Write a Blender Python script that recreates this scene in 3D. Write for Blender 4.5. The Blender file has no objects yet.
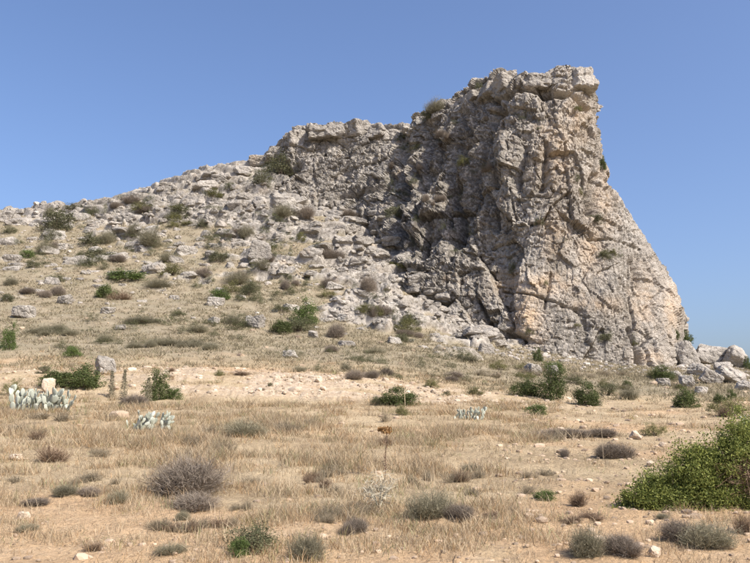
import bpy, bmesh, math, random
import numpy as np
from mathutils import Vector, Matrix
R = math.radians
rng = np.random.default_rng(7)
random.seed(7)
scene = bpy.context.scene
COL = scene.collection

# ------------------------------------------------------------------ camera
PITCH = R(9.8); FPX = 804.0; EYE = 1.6
cam_d = bpy.data.cameras.new('camera')
cam_d.sensor_width = 36.0
cam_d.lens = FPX / 750.0 * 36.0
cam_d.clip_end = 20000
cam = bpy.data.objects.new('camera', cam_d); COL.objects.link(cam)
cam.location = (0, 0, EYE); cam.rotation_euler = (R(90) + PITCH, 0, 0)
scene.camera = cam

# ------------------------------------------------------------------ sky and sun
SUN_EL, SUN_AZ = R(46), R(127)         # azimuth clockwise from +Y
world = bpy.data.worlds.new('World'); scene.world = world; world.use_nodes = True
wn = world.node_tree; bg = wn.nodes['Background']
sky = wn.nodes.new('ShaderNodeTexSky'); sky.sky_type = 'NISHITA'; sky.sun_disc = False
sky.sun_elevation = SUN_EL; sky.sun_rotation = SUN_AZ; sky.altitude = 0
sky.air_density = 1.0; sky.dust_density = 3.0; sky.ozone_density = 6.0
wb = wn.nodes.new('ShaderNodeMix'); wb.data_type = 'RGBA'; wb.blend_type = 'MULTIPLY'; wb.inputs[0].default_value = 1.0; wb.inputs[7].default_value = (1.05, 0.99, 1.03, 1)   # the camera's white balance
wn.links.new(sky.outputs[0], wb.inputs[6]); wn.links.new(wb.outputs[2], bg.inputs[0]); bg.inputs[1].default_value = 0.124
sun_d = bpy.data.lights.new('sun', 'SUN'); sun_d.energy = 4.2; sun_d.angle = R(0.53); sun_d.color = (1.0, 0.945, 0.86)
sun = bpy.data.objects.new('sun', sun_d); COL.objects.link(sun)
sdir = Vector((math.sin(SUN_AZ) * math.cos(SUN_EL), math.cos(SUN_AZ) * math.cos(SUN_EL), math.sin(SUN_EL)))
sun.rotation_euler = sdir.to_track_quat('Z', 'Y').to_euler(); sun.location = (60, -60, 80)
vs = scene.view_settings; vs.view_transform = 'Standard'; vs.look = 'None'; vs.gamma = 1.0; vs.exposure = 0.66
scene.cycles.max_bounces = 5; scene.cycles.diffuse_bounces = 3; scene.cycles.transparent_max_bounces = 4

# ------------------------------------------------------------------ picture geometry
CP, SP = math.cos(PITCH), math.sin(PITCH)
def at(px, py, D):
    """world point seen at photo pixel (px,py) at ground distance y = D"""
    dx = (px - 375.0) / FPX; dy = (281.5 - py) / FPX
    t = D / (CP - SP * dy)
    return np.array([dx * t, D, EYE + t * (SP + CP * dy)])
def project(P):
    x, y, z = P[:, 0], P[:, 1], P[:, 2] - EYE
    f = y * CP + z * SP; u = -y * SP + z * CP
    f = np.where(f < 0.5, 0.5, f)
    return 375 + FPX * x / f, 281.5 - FPX * u / f

# ------------------------------------------------------------------ noise (numpy)
def _h(a):
    a = a.astype(np.uint32)
    a ^= a >> np.uint32(16); a *= np.uint32(0x7feb352d); a ^= a >> np.uint32(15); a *= np.uint32(0x846ca68b); a ^= a >> np.uint32(16)
    return a
def hash3(i, j, k, seed):
    with np.errstate(over='ignore'):
        a = (i.astype(np.int64) * 73856093) ^ (j.astype(np.int64) * 19349663) ^ (k.astype(np.int64) * 83492791) ^ (seed * 2654435761)
        return _h((a & 0xffffffff).astype(np.uint32))
def u01(h): return h.astype(np.float32) * np.float32(1 / 4294967296.0)
def rehash(h, s):
    with np.errstate(over='ignore'):
        return _h(h + np.uint32((s * 0x9e3779b9) & 0xffffffff))
def vnoise(P, seed=0):
    F = np.floor(P); f = (P - F).astype(np.float32); I = F.astype(np.int64)
    w = f * f * f * (f * (f * 6 - 15) + 10)
    out = np.zeros(len(P), np.float32)
    for c in range(8):
        o = (c & 1, (c >> 1) & 1, (c >> 2) & 1)
        v = u01(hash3(I[:, 0] + o[0], I[:, 1] + o[1], I[:, 2] + o[2], seed))
        k = 1.0
        for a in range(3): k = k * (w[:, a] if o[a] else 1 - w[:, a])
        out += v * k
    return out * 2 - 1
def fbm(P, seed=0, octs=4, gain=0.5):
    out = np.zeros(len(P), np.float32); a = 1.0; s = 0
    for o in range(octs):
        out += a * vnoise(P * (2.03 ** o) + o * 17.3, seed + o); s += a; a *= gain
    return out / s
def blocks(P, seed, tilt=0.5):
    """fractured-block field: (offset with tilted facet, crack distance F2-F1)"""
    I = np.floor(P).astype(np.int64)
    f1 = np.full(len(P), 9, np.float32); f2 = f1.copy(); bid = np.zeros(len(P), np.uint32); bc = np.zeros((len(P), 3), np.float32)
    f = (P - I).astype(np.float32)
    for i in (-1, 0, 1):
        for j in (-1, 0, 1):
            for k in (-1, 0, 1):
                h = hash3(I[:, 0] + i, I[:, 1] + j, I[:, 2] + k, seed)
                c0 = i + 0.1 + 0.8 * u01(h) - f[:, 0]; c1 = j + 0.1 + 0.8 * u01(rehash(h, 1)) - f[:, 1]; c2 = k + 0.1 + 0.8 * u01(rehash(h, 2)) - f[:, 2]
                d = np.sqrt(c0 * c0 + c1 * c1 + c2 * c2)
                m = d < f1
                f2 = np.where(m, f1, np.minimum(f2, d)); f1 = np.where(m, d, f1); bid = np.where(m, h, bid)
                bc[:, 0] = np.where(m, c0, bc[:, 0]); bc[:, 1] = np.where(m, c1, bc[:, 1]); bc[:, 2] = np.where(m, c2, bc[:, 2])
    off = u01(rehash(bid, 5)) * 2 - 1
    g = [(u01(rehash(bid, 6 + a)) * 2 - 1) * tilt for a in range(3)]
    return off - (bc[:, 0] * g[0] + bc[:, 1] * g[1] + bc[:, 2] * g[2]), f2 - f1
def smooth(e0, e1, x):
    t = np.clip((x - e0) / (e1 - e0), 0, 1); return t * t * (3 - 2 * t)
def seg_dist(qx, qy, pts):
    d = np.full(qx.shape, 1e9)
    for (x0, y0), (x1, y1) in zip(pts[:-1], pts[1:]):
        vx, vy = x1 - x0, y1 - y0
        t = np.clip(((qx - x0) * vx + (qy - y0) * vy) / (vx * vx + vy * vy), 0, 1)
        d = np.minimum(d, np.hypot(qx - x0 - t * vx, qy - y0 - t * vy))
    return d

# ------------------------------------------------------------------ mesh helpers
def mesh_np(name, V, F, mat, attrs=None, smooth_shade=False):
    """V (n,3); F (m,3) or (m,4)"""
    me = bpy.data.meshes.new(name); V = np.ascontiguousarray(V, np.float32); F = np.ascontiguousarray(F, np.int32)
    k = F.shape[1]
    me.vertices.add(len(V)); me.vertices.foreach_set('co', V.ravel())
    me.loops.add(F.size); me.loops.foreach_set('vertex_index', F.ravel())
    me.polygons.add(len(F)); me.polygons.foreach_set('loop_start', np.arange(0, F.size, k, dtype=np.int32))
    me.polygons.foreach_set('use_smooth', np.full(len(F), smooth_shade, bool))
    for an, av in (attrs or {}).items():
        if av.ndim == 2:
            a = me.attributes.new(an, 'FLOAT_COLOR', 'POINT')
            a.data.foreach_set('color', np.ascontiguousarray(np.c_[av, np.ones(len(av))], np.float32).ravel())
        else:
            a = me.attributes.new(an, 'FLOAT', 'POINT'); a.data.foreach_set('value', np.ascontiguousarray(av, np.float32))
    me.update(calc_edges=True)
    me.materials.append(mat)
    return me
def obj(name, me, parent=None, loc=None, rot=None, scale=None):
    o = bpy.data.objects.new(name, me); COL.objects.link(o)
    if parent: o.parent = parent
    if loc is not None: o.location = loc
    if rot is not None: o.rotation_euler = rot
    if scale is not None: o.scale = scale
    return o
def tag(o, label=None, cat=None, group=None, kind=None):
    if label: o['label'] = label
    if cat: o['category'] = cat
    if group: o['group'] = group
    if kind: o['kind'] = kind
    return o
def grid_faces(nr, nc):
    i = np.arange(nr - 1)[:, None] * nc + np.arange(nc - 1)[None, :]
    i = i.ravel(); return np.stack([i, i + 1, i + nc + 1, i + nc], 1)

# ------------------------------------------------------------------ materials
def new_mat(name):
    m = bpy.data.materials.new(name); m.use_nodes = True
    n = m.node_tree; b = n.nodes['Principled BSDF']
    b.inputs['Roughness'].default_value = 0.9; b.inputs['Specular IOR Level'].default_value = 0.15
    return m, n, b
def node(n, t, **kw):
    x = n.nodes.new(t)
    for k, v in kw.items(): setattr(x, k, v)
    return x
def tex_noise(n, vec, scale, detail=5, rough=0.6):
    t = node(n, 'ShaderNodeTexNoise'); t.inputs['Scale'].default_value = scale; t.inputs['Detail'].default_value = detail; t.inputs['Roughness'].default_value = rough
    n.links.new(vec, t.inputs['Vector']); return t.outputs['Fac']
def ramp(n, fac, stops):
    r = node(n, 'ShaderNodeValToRGB'); e = r.color_ramp.elements
    while len(e) < len(stops): e.new(0.5)
    for el, (p, c) in zip(e, stops):
        el.position = p; el.color = (c, c, c, 1) if isinstance(c, (int, float)) else (*c, 1)
    n.links.new(fac, r.inputs[0]); return r.outputs['Color']
def mixc(n, fac, a, b, mode='MIX'):
    x = node(n, 'ShaderNodeMix', data_type='RGBA', blend_type=mode)
    for s, v in ((x.inputs[0], fac), (x.inputs[6], a), (x.inputs[7], b)):
        if isinstance(v, (int, float)): s.default_value = v
        elif isinstance(v, tuple): s.default_value = (*v, 1)
        else: n.links.new(v, s)
    return x.outputs[2]
def mathn(n, op, a, b=None):
    x = node(n, 'ShaderNodeMath', operation=op)
    for s, v in ((x.inputs[0], a), (x.inputs[1], b)):
        if v is None: continue
        if isinstance(v, (int, float)): s.default_value = v
        else: n.links.new(v, s)
    return x.outputs[0]
def attr(n, name):
    a = node(n, 'ShaderNodeAttribute'); a.attribute_name = name; return a
def bump(n, b, h, strength, dist):
    x = node(n, 'ShaderNodeBump'); x.inputs['Strength'].default_value = strength; x.inputs['Distance'].default_value = dist
    n.links.new(h, x.inputs['Height']); n.links.new(x.outputs[0], b.inputs['Normal']); return x

def rock_colour(n, pos, stain=None, lichen_shade=None, streaks=False):
    """pale weathered limestone: warm grey, darker lichenous speckle, ochre stains"""
    base = ramp(n, tex_noise(n, pos, 0.35, 4), [(0.3, (0.365, 0.325, 0.272)), (0.5, (0.455, 0.41, 0.347)), (0.72, (0.545, 0.495, 0.425))])
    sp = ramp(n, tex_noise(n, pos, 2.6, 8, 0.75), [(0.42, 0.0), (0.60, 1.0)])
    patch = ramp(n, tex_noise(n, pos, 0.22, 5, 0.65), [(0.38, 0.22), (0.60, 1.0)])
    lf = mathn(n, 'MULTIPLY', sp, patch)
    if lichen_shade is not None: lf = mathn(n, 'MINIMUM', mathn(n, 'ADD', mathn(n, 'MULTIPLY', sp, lichen_shade), lf), 1.0)
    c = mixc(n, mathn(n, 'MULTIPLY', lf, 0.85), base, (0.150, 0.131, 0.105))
    fine = ramp(n, tex_noise(n, pos, 9.0, 6, 0.7), [(0.3, 0.78), (0.7, 1.12)])
    c = mixc(n, 1.0, c, fine, 'MULTIPLY')
    if streaks:      # rain streaks of dark algae running down the face
        mp = node(n, 'ShaderNodeMapping'); mp.inputs['Scale'].default_value = (1.0, 1.0, 0.09); n.links.new(pos, mp.inputs['Vector'])
        stv = ramp(n, tex_noise(n, mp.outputs[0], 0.8, 6, 0.7), [(0.50, 0.0), (0.66, 0.75)])
        c = mixc(n, stv, c, (0.155, 0.138, 0.112))
        blk = ramp(n, tex_noise(n, pos, 1.3, 7, 0.8), [(0.56, 0.0), (0.66, 0.8)])
        c = mixc(n, blk, c, (0.15, 0.138, 0.122))
    och = ramp(n, tex_noise(n, pos, 0.5, 5, 0.6), [(0.58, 0.0), (0.74, 0.35)])
    c = mixc(n, och, c, (0.44, 0.315, 0.20))
    if stain is not None:
        s = mathn(n, 'MULTIPLY', stain, ramp(n, tex_noise(n, pos, 0.9, 5, 0.6), [(0.35, 0.25), (0.6, 0.95)]))
        c = mixc(n, s, c, (0.60, 0.44, 0.285))
    return c
def rock_bump(n, b, pos):
    v = node(n, 'ShaderNodeTexVoronoi', feature='DISTANCE_TO_EDGE'); v.inputs['Scale'].default_value = 2.4
    n.links.new(pos, v.inputs['Vector'])
    e = ramp(n, v.outputs['Distance'], [(0.0, 0.0), (0.12, 1.0)])
    h = mathn(n, 'ADD', mathn(n, 'MULTIPLY', e, 0.25), tex_noise(n, pos, 3.5, 8, 0.7))
    bump(n, b, h, 0.9, 0.22)

M = {}
m, n, b = new_mat('limestone_cliff'); M['cliff'] = m
pos = node(n, 'ShaderNodeNewGeometry').outputs['Position']
n.links.new(rock_colour(n, pos, attr(n, 'stain').outputs['Fac'], attr(n, 'lichen_shade').outputs['Fac'], True), b.inputs['Base Color']); rock_bump(n, b, pos)
m, n, b = new_mat('limestone_rock'); M['rock'] = m
pos = node(n, 'ShaderNodeNewGeometry').outputs['Position']
c = rock_colour(n, pos)
oi = node(n, 'ShaderNodeObjectInfo'); vv = ramp(n, oi.outputs['Random'], [(0.0, 0.82), (1.0, 1.08)])
n.links.new(mixc(n, 1.0, c, vv, 'MULTIPLY'), b.inputs['Base Color']); rock_bump(n, b, pos)
m, n, b = new_mat('tan_stone'); M['tan'] = m
pos = node(n, 'ShaderNodeNewGeometry').outputs['Position']
c = ramp(n, tex_noise(n, pos, 3.0, 6), [(0.3, (0.44, 0.34, 0.235)), (0.7, (0.56, 0.455, 0.34))])
n.links.new(c, b.inputs['Base Color']); bump(n, b, tex_noise(n, pos, 9, 7, 0.65), 0.6, 0.06)
m, n, b = new_mat('rubble'); M['rubble'] = m
m_, n_, b_ = new_mat('pale_limestone'); M['pale'] = m_
p_ = node(n_, 'ShaderNodeNewGeometry').outputs['Position']
c_ = ramp(n_, tex_noise(n_, p_, 0.9, 7, 0.7), [(0.32, (0.24, 0.215, 0.18)), (0.48, (0.40, 0.36, 0.305)), (0.68, (0.52, 0.465, 0.395))])
n_.links.new(c_, b_.inputs['Base Color']); rock_bump(n_, b_, p_)
n.links.new(attr(n, 'col').outputs['Color'], b.inputs['Base Color'])

# ground: dry soil, thin straw cover, rock where it crops out, pale gravel bank
m, n, b = new_mat('hillside'); M['ground'] = m
pos = node(n, 'ShaderNodeNewGeometry').outputs['Position']
soil = ramp(n, tex_noise(n, pos, 0.8, 6, 0.65), [(0.3, (0.43, 0.285, 0.16)), (0.55, (0.53, 0.365, 0.21)), (0.75, (0.58, 0.43, 0.275))])
straw = ramp(n, tex_noise(n, pos, 0.5, 8, 0.7), [(0.32, (0.28, 0.205, 0.12)), (0.5, (0.43, 0.325, 0.195)), (0.68, (0.53, 0.415, 0.26))])
olive = ramp(n, tex_noise(n, pos, 0.45, 8, 0.78), [(0.46, 0.0), (0.62, 0.8)])
straw = mixc(n, mathn(n, 'MULTIPLY', olive, attr(n, 'scrub').outputs['Fac']), straw, (0.235, 0.195, 0.12))
khaki = ramp(n, tex_noise(n, pos, 0.9, 8, 0.75), [(0.32, (0.165, 0.135, 0.086)), (0.47, (0.285, 0.233, 0.155)), (0.64, (0.42, 0.35, 0.245))])
sc_f = attr(n, 'scrub').outputs['Fac']
straw = mixc(n, mathn(n, 'MULTIPLY', sc_f, 0.95), straw, khaki); soil = mixc(n, mathn(n, 'MULTIPLY', sc_f, 0.85), soil, khaki)
g = mixc(n, attr(n, 'straw').outputs['Fac'], soil, straw)
g = mixc(n, mathn(n, 'MULTIPLY', olive, mathn(n, 'MULTIPLY', sc_f, 0.8)), g, (0.21, 0.185, 0.115))
gravel = ramp(n, tex_noise(n, pos, 4.0, 7, 0.75), [(0.34, (0.34, 0.245, 0.16)), (0.5, (0.50, 0.385, 0.265)), (0.66, (0.62, 0.51, 0.385))])
g = mixc(n, attr(n, 'bank').outputs['Fac'], g, gravel)
clod = ramp(n, tex_noise(n, pos, 14.0, 6, 0.75), [(0.32, 0.70), (0.62, 1.12)])
g = mixc(n, 1.0, g, clod, 'MULTIPLY')
lit = ramp(n, tex_noise(n, pos, 34.0, 3, 0.6), [(0.32, 0.5), (0.42, 1.0)])
g = mixc(n, 1.0, g, lit, 'MULTIPLY')
rk = rock_colour(n, pos, None, ramp(n, tex_noise(n, pos, 0.6, 4), [(0.35, 0.15), (0.65, 0.75)]))
g = mixc(n, attr(n, 'rock').outputs['Fac'], g, rk)
n.links.new(g, b.inputs['Base Color'])
h = mathn(n, 'ADD', tex_noise(n, pos, 5.0, 8, 0.7), mathn(n, 'MULTIPLY', tex_noise(n, pos, 26.0, 5, 0.7), 0.25))
bump(n, b, h, 0.8, 0.11)

def leaf_mat(name, c0, c1, trans=0.25, rough=0.6):
    m, n, b = new_mat(name)
    oi = node(n, 'ShaderNodeObjectInfo'); pos = node(n, 'ShaderNodeNewGeometry')
    f = mathn(n, 'FRACT', mathn(n, 'ADD', pos.outputs['Random Per Island'], oi.outputs['Random']))
    c = ramp(n, f, [(0.0, c0), (0.65, tuple((a + d) / 2 for a, d in zip(c0, c1))), (1.0, c1)])
    v = ramp(n, oi.outputs['Random'], [(0.0, 0.8), (1.0, 1.15)])
    c = mixc(n, 1.0, c, v, 'MULTIPLY')
    n.links.new(c, b.inputs['Base Color']); b.inputs['Roughness'].default_value = rough
    t = node(n, 'ShaderNodeBsdfTranslucent'); n.links.new(c, t.inputs['Color'])
    ms = node(n, 'ShaderNodeMixShader'); ms.inputs[0].default_value = trans
    n.links.new(b.outputs[0], ms.inputs[1]); n.links.new(t.outputs[0], ms.inputs[2])
    n.links.new(ms.outputs[0], n.nodes['Material Output'].inputs['Surface'])
    return m
M['G'] = leaf_mat('juniper_green', (0.062, 0.080, 0.028), (0.160, 0.185, 0.065))
M['L'] = leaf_mat('bright_green', (0.075, 0.110, 0.030), (0.185, 0.235, 0.075))
M['O'] = leaf_mat('olive_grey', (0.090, 0.092, 0.045), (0.205, 0.200, 0.110))
M['C'] = leaf_mat('grey_green', (0.190, 0.170, 0.105), (0.350, 0.315, 0.215))
M['P'] = leaf_mat('purple_grey', (0.180, 0.145, 0.108), (0.350, 0.290, 0.225), 0.1)
M['B'] = leaf_mat('dry_brown', (0.150, 0.100, 0.065), (0.300, 0.215, 0.140), 0.1)
M['Y'] = leaf_mat('yellow_olive', (0.130, 0.125, 0.050), (0.260, 0.245, 0.100))
M['T'] = leaf_mat('dry_tuft', (0.19, 0.155, 0.10), (0.42, 0.35, 0.24)); M['S'] = leaf_mat('scrub_olive', (0.080, 0.085, 0.040), (0.215, 0.212, 0.110))
M['cactus'] = leaf_mat('cactus_pad', (0.29, 0.30, 0.23), (0.50, 0.51, 0.42), 0.02, 0.5)
M['wood'] = leaf_mat('woody_stem', (0.10, 0.075, 0.055), (0.20, 0.155, 0.12), 0.0)
M['stalk'] = leaf_mat('dry_stalk', (0.42, 0.33, 0.21), (0.55, 0.45, 0.31), 0.1)
M['palestalk'] = leaf_mat('pale_dry_leaf', (0.42, 0.37, 0.27), (0.60, 0.55, 0.42), 0.1)
M['orange'] = leaf_mat('orange_head', (0.23, 0.125, 0.05), (0.37, 0.22, 0.09), 0.1)
m, n, b = new_mat('dry_grass'); M['grass'] = m
n.links.new(attr(n, 'col').outputs['Color'], b.inputs['Base Color'])
t = node(n, 'ShaderNodeBsdfTranslucent'); n.links.new(attr(n, 'col').outputs['Color'], t.inputs['Color'])
ms = node(n, 'ShaderNodeMixShader'); ms.inputs[0].default_value = 0.3
n.links.new(b.outputs[0], ms.inputs[1]); n.links.new(t.outputs[0], ms.inputs[2]); n.links.new(ms.outputs[0], n.nodes['Material Output'].inputs['Surface'])

# ------------------------------------------------------------------ hillside
PROF = {   # distance : photo row of the ground line, for a spread of bearings
    -260: [(7,562),(10,500),(14,460),(20,428),(25,411),(32,399),(36,377),(42,364),(55,330),(70,290),(85,250),(97,222),(112,222)],
    0:    [(7,562),(10,500),(14,461),(20,429),(25,411),(32,399),(36,376),(42,364),(55,331),(70,291),(85,250),(97,216),(104,212),(112,215)],
    50:   [(7,562),(10,500),(14,461),(20,429),(25,411),(32,400),(36,376),(42,365),(55,332),(70,293),(85,251),(97,215),(102,209),(112,213)],
    100:  [(7,562),(10,500),(14,462),(20,430),(25,412),(32,400),(36,375),(42,365),(55,334),(70,296),(85,252),(97,215),(103,204),(112,206)],
    150:  [(7,562),(10,500),(14,462),(20,430),(25,412),(32,400),(36,374),(42,365),(55,335),(70,299),(85,253),(97,212),(106,188),(114,190)],
    200:  [(7,562),(10,500),(14,462),(20,430),(25,413),(32,401),(36,374),(42,366),(55,337),(70,301),(85,252),(96,210),(108,168),(116,170)],
    250:  [(7,562),(10,500),(14,462),(20,431),(25,413),(32,402),(36,375),(42,367),(55,341),(68,305),(85,252),(97,208),(110,163),(118,166)],
    300:  [(7,562),(10,500),(14,462),(20,431),(25,414),(32,403),(36,377),(42,369),(55,346),(65,320),(75,290),(85,254),(95,219),(100,200),(110,166),(120,164)],
    350:  [(7,562),(10,500),(14,463),(20,432),(25,415),(32,404),(36,381),(42,371),(55,350),(65,326),(75,295),(85,257),(95,222),(100,206),(112,175),(120,172)],
    400:  [(7,562),(10,500),(14,463),(20,433),(25,416),(32,405),(36,390),(42,376),(55,353),(65,332),(75,302),(84,272),(90,255),(100,235),(120,220)],
    450:  [(7,562),(10,500),(14,464),(20,434),(25,417),(32,407),(36,396),(42,383),(55,360),(65,343),(74,322),(82,302),(92,285),(120,270)],
    500:  [(7,562),(10,501),(14,465),(20,436),(25,419),(32,408),(36,400),(42,390),(55,369),(65,355),(74,344),(84,335),(120,320)],
    550:  [(7,562),(10,501),(14,466),(20,438),(25,422),(32,410),(36,403),(42,394),(55,374),(65,362),(73,353),(85,347),(120,345)],
    600:  [(7,562),(10,502),(14,467),(20,439),(25,424),(32,412),(36,406),(42,397),(55,380),(65,369),(74,362),(85,360),(120,370)],
    650:  [(7,562),(10,502),(14,468),(20,440),(25,425),(32,413),(36,407),(42,399),(55,384),(65,374),(76,366),(85,366),(120,385)],
    700:  [(7,562),(10,502),(14,468),(20,440),(25,425),(32,413),(36,407),(42,400),(55,386),(65,376),(76,364),(84,360),(120,392)],
    750:  [(7,562),(10,502),(14,468),(20,440),(25,425),(32,413),(36,407),(42,400),(55,386),(65,379),(74,373),(80,370),(120,396)],
    1000: [(7,562),(10,502),(14,468),(20,440),(25,425),(32,413),(36,407),(42,400),(55,388),(65,383),(76,380),(85,380),(120,400)],
}
DG = np.arange(0, 140.01, 0.5)
PXG = np.arange(-260, 1001, 10.0)
_cols = []
for p, prof in sorted(PROF.items()):
    Ds = [0.0] + [d for d, _ in prof] + [140.0]
    zs = [0.0] + [at(375, r, d)[2] for d, r in prof]
    zs.append(zs[-1] - (140 - prof[-1][0]) * 0.35)
    _cols.append(np.interp(DG, Ds, zs))
_cols = np.array(_cols); _pk = np.array(sorted(PROF))
TAB = np.array([np.interp(PXG, _pk, _cols[:, k]) for k in range(len(DG))]).T       # (px, D)
def _gs(A, axis, w):
    k = np.exp(-0.5 * (np.arange(-3 * w, 3 * w + 1) / w) ** 2); k /= k.sum()
    pad = [(0, 0), (0, 0)]; pad[axis] = (3 * w, 3 * w)
    return np.apply_along_axis(lambda v: np.convolve(v, k, 'valid'), axis, np.pad(A, pad, mode='edge'))
TAB = _gs(_gs(TAB, 1, 2), 0, 2)
TAB[:, :14] = np.linspace(0, 1, 14)[None, :] * TAB[:, 14:15]
def base_height(px, D):
    i = np.clip((px - PXG[0]) / 10.0, 0, len(PXG) - 1.001); j = np.clip(D / 0.5, 0, len(DG) - 1.001)
    i0 = i.astype(int); j0 = j.astype(int); a = i - i0; c = j - j0
    z = (TAB[i0, j0] * (1 - a) + TAB[i0 + 1, j0] * a) * (1 - c) + (TAB[i0, j0 + 1] * (1 - a) + TAB[i0 + 1, j0 + 1] * a) * c
    over = np.maximum(D - 139.5, 0)
    return z - 30 * (1 - np.exp(-over / 80.0)) * np.clip(z / 30 + 0.3, 0, 1.5)

th = np.concatenate([np.radians(np.linspace(-180, -33, 30, endpoint=False)), np.radians(np.linspace(-33, 33, 745)), np.radians(np.linspace(33, 180, 31))[1:]])
r1 = 1.5 * np.exp(np.arange(0, math.log(5 / 1.5), 0.05)); r2 = 5 * np.exp(np.arange(0, math.log(30 / 5.0), 0.0110)); r3 = np.concatenate([np.arange(30, 55, 0.28), np.arange(55, 116, 0.175), np.arange(116, 128, 0.6)])
r4 = 128 * np.exp(np.arange(0, math.log(6000 / 128), 0.12))
rr = np.concatenate([r1, r2, r3, r4]); NR, NC = len(rr), len(th)
TH, RR = np.meshgrid(th, rr)
X = (RR * np.sin(TH)).ravel(); Y = (RR * np.cos(TH)).ravel()
thc = np.clip(TH.ravel(), -R(44), R(44))
De = RR.ravel() * np.maximum(np.cos(TH.ravel()), 0.72)
PXT = 375 + FPX * CP * np.tan(thc)
Z = base_height(PXT, De)
back = smooth(R(60), R(115), np.abs(TH.ravel()))
Z = Z * (1 - back) + back * np.maximum(-0.05 * RR.ravel(), -12)
P = np.stack([X, Y, Z], 1)
front = (np.abs(TH.ravel()) < R(33.1)) & (RR.ravel() < 129)
Pf = P[front]; Df = De[front]; pxf = PXT[front]
qx, qy = project(Pf)
# undulation
nz = 0.16 * fbm(Pf * 0.22, 3, 3) * smooth(6, 14, Df) + 0.055 * fbm(Pf * 1.1, 8, 4)
# where limestone crops out
rock_start = np.interp(pxf, [-200, 0, 60, 100, 200, 250, 300, 350, 400, 450, 500, 560, 620, 700, 1000], [96, 94, 90, 85, 80, 75, 70, 66, 63, 61, 66, 84, 90, 90, 90])
prob = smooth(-7, 9, Df - rock_start)
nn = fbm(Pf * np.array([0.16, 0.16, 0.3]), 21, 4, 0.6)
rock = smooth(0.02, 0.16, nn + (prob - 0.5) * 0.62 - 0.06)
rock = np.maximum(rock, 0.95 * smooth(0, 6, Df - np.interp(pxf, [60, 100, 150, 200, 300], [96, 97, 98, 99, 99])) * smooth(50, 80, pxf) * (pxf < 330))
rock *= smooth(54, 60, Df)
low = smooth(0.30, 0.38, fbm(Pf * np.array([0.35, 0.35, 0.5]), 33, 3, 0.55)) * smooth(45, 62, Df) * (pxf < 520)
idx = np.where(rock > 0.01)[0]
Pr = Pf[idx] + 0.5 * np.stack([fbm(Pf[idx] * 0.7, 41, 3), fbm(Pf[idx] * 0.7, 42, 3), fbm(Pf[idx] * 0.7, 43, 3)], 1)
a, ca = blocks(Pr / np.array([3.0, 2.4, 1.5]), 51, 0.9)
c_, cc = blocks(Pr / np.array([0.95, 0.95, 0.75]), 52, 0.9)
d_, cd = blocks(Pr / 0.42, 53, 0.8)
zt = Pf[idx][:, 2] + 0.9 * fbm(Pf[idx] * 0.25, 44, 3) + 0.12 * Pf[idx][:, 0]; st_ = 1.5; fr = zt / st_ - np.floor(zt / st_)
ledge = (smooth(0.30, 0.62, fr) - fr) * st_
rdisp = 0.30 * a + 0.10 * np.clip(c_, -0.6, 1.2) + 0.03 * d_ + 0.10 + 0.95 * ledge - 0.16 * np.exp(-ca / 0.07) - 0.07 * np.exp(-cc / 0.1)
push = np.zeros((len(Pf), 3), np.float32)
push[idx] = (rock[idx] * rdisp)[:, None] * np.array([0.0, -0.45, 0.9])
# soil clods and gravel relief
bank = smooth(31.5, 33.5, Df) * (1 - smooth(38.0, 42.0, Df)) * np.interp(pxf, [-100, 0, 60, 90, 150, 230, 360, 430, 560, 640], [0.45, 0.5, 0.45, 0.4, 0.7, 1, 0.95, 0.75, 0.5, 0.0])
bank *= smooth(-0.2, 0.2, fbm(Pf * np.array([0.45, 0.9, 0.9]), 61, 5, 0.65) + 0.10)
k = np.where(Df < 48)[0]
g_, gc = blocks(Pf[k] / np.array([0.3, 0.3, 0.3]), 71, 0.6)
nz[k] += (0.018 + 0.06 * bank[k]) * np.maximum(g_, -0.2)
P[front] = Pf + push + np.stack([np.zeros_like(nz), np.zeros_like(nz), nz], 1)
full = np.zeros(len(P))
def spread(v, default=0.0):
    o = np.full(len(P), default, np.float32); o[front] = v; return o
n1 = fbm(Pf * np.array([0.25, 0.25, 0.25]), 81, 4, 0.6)
straw = np.clip(smooth(-0.25, 0.2, n1 + np.interp(qy, [400, 430, 500, 520, 545, 563], [0.3, 0.3, 0.1, -0.1, -0.35, -0.4]) - 0.25 * smooth(480, 560, pxf) * smooth(405, 430, qy)), 0, 1)
scrub = smooth(40, 50, Df)
GROUND_ME = mesh_np('hillside', P, grid_faces(NR, NC), M['ground'],
    dict(rock=spread(rock), bank=spread(bank), straw=spread(straw, 0.6), scrub=spread(scrub, 0.6)), True)
hill = tag(obj('hillside', GROUND_ME), kind='structure')

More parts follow.
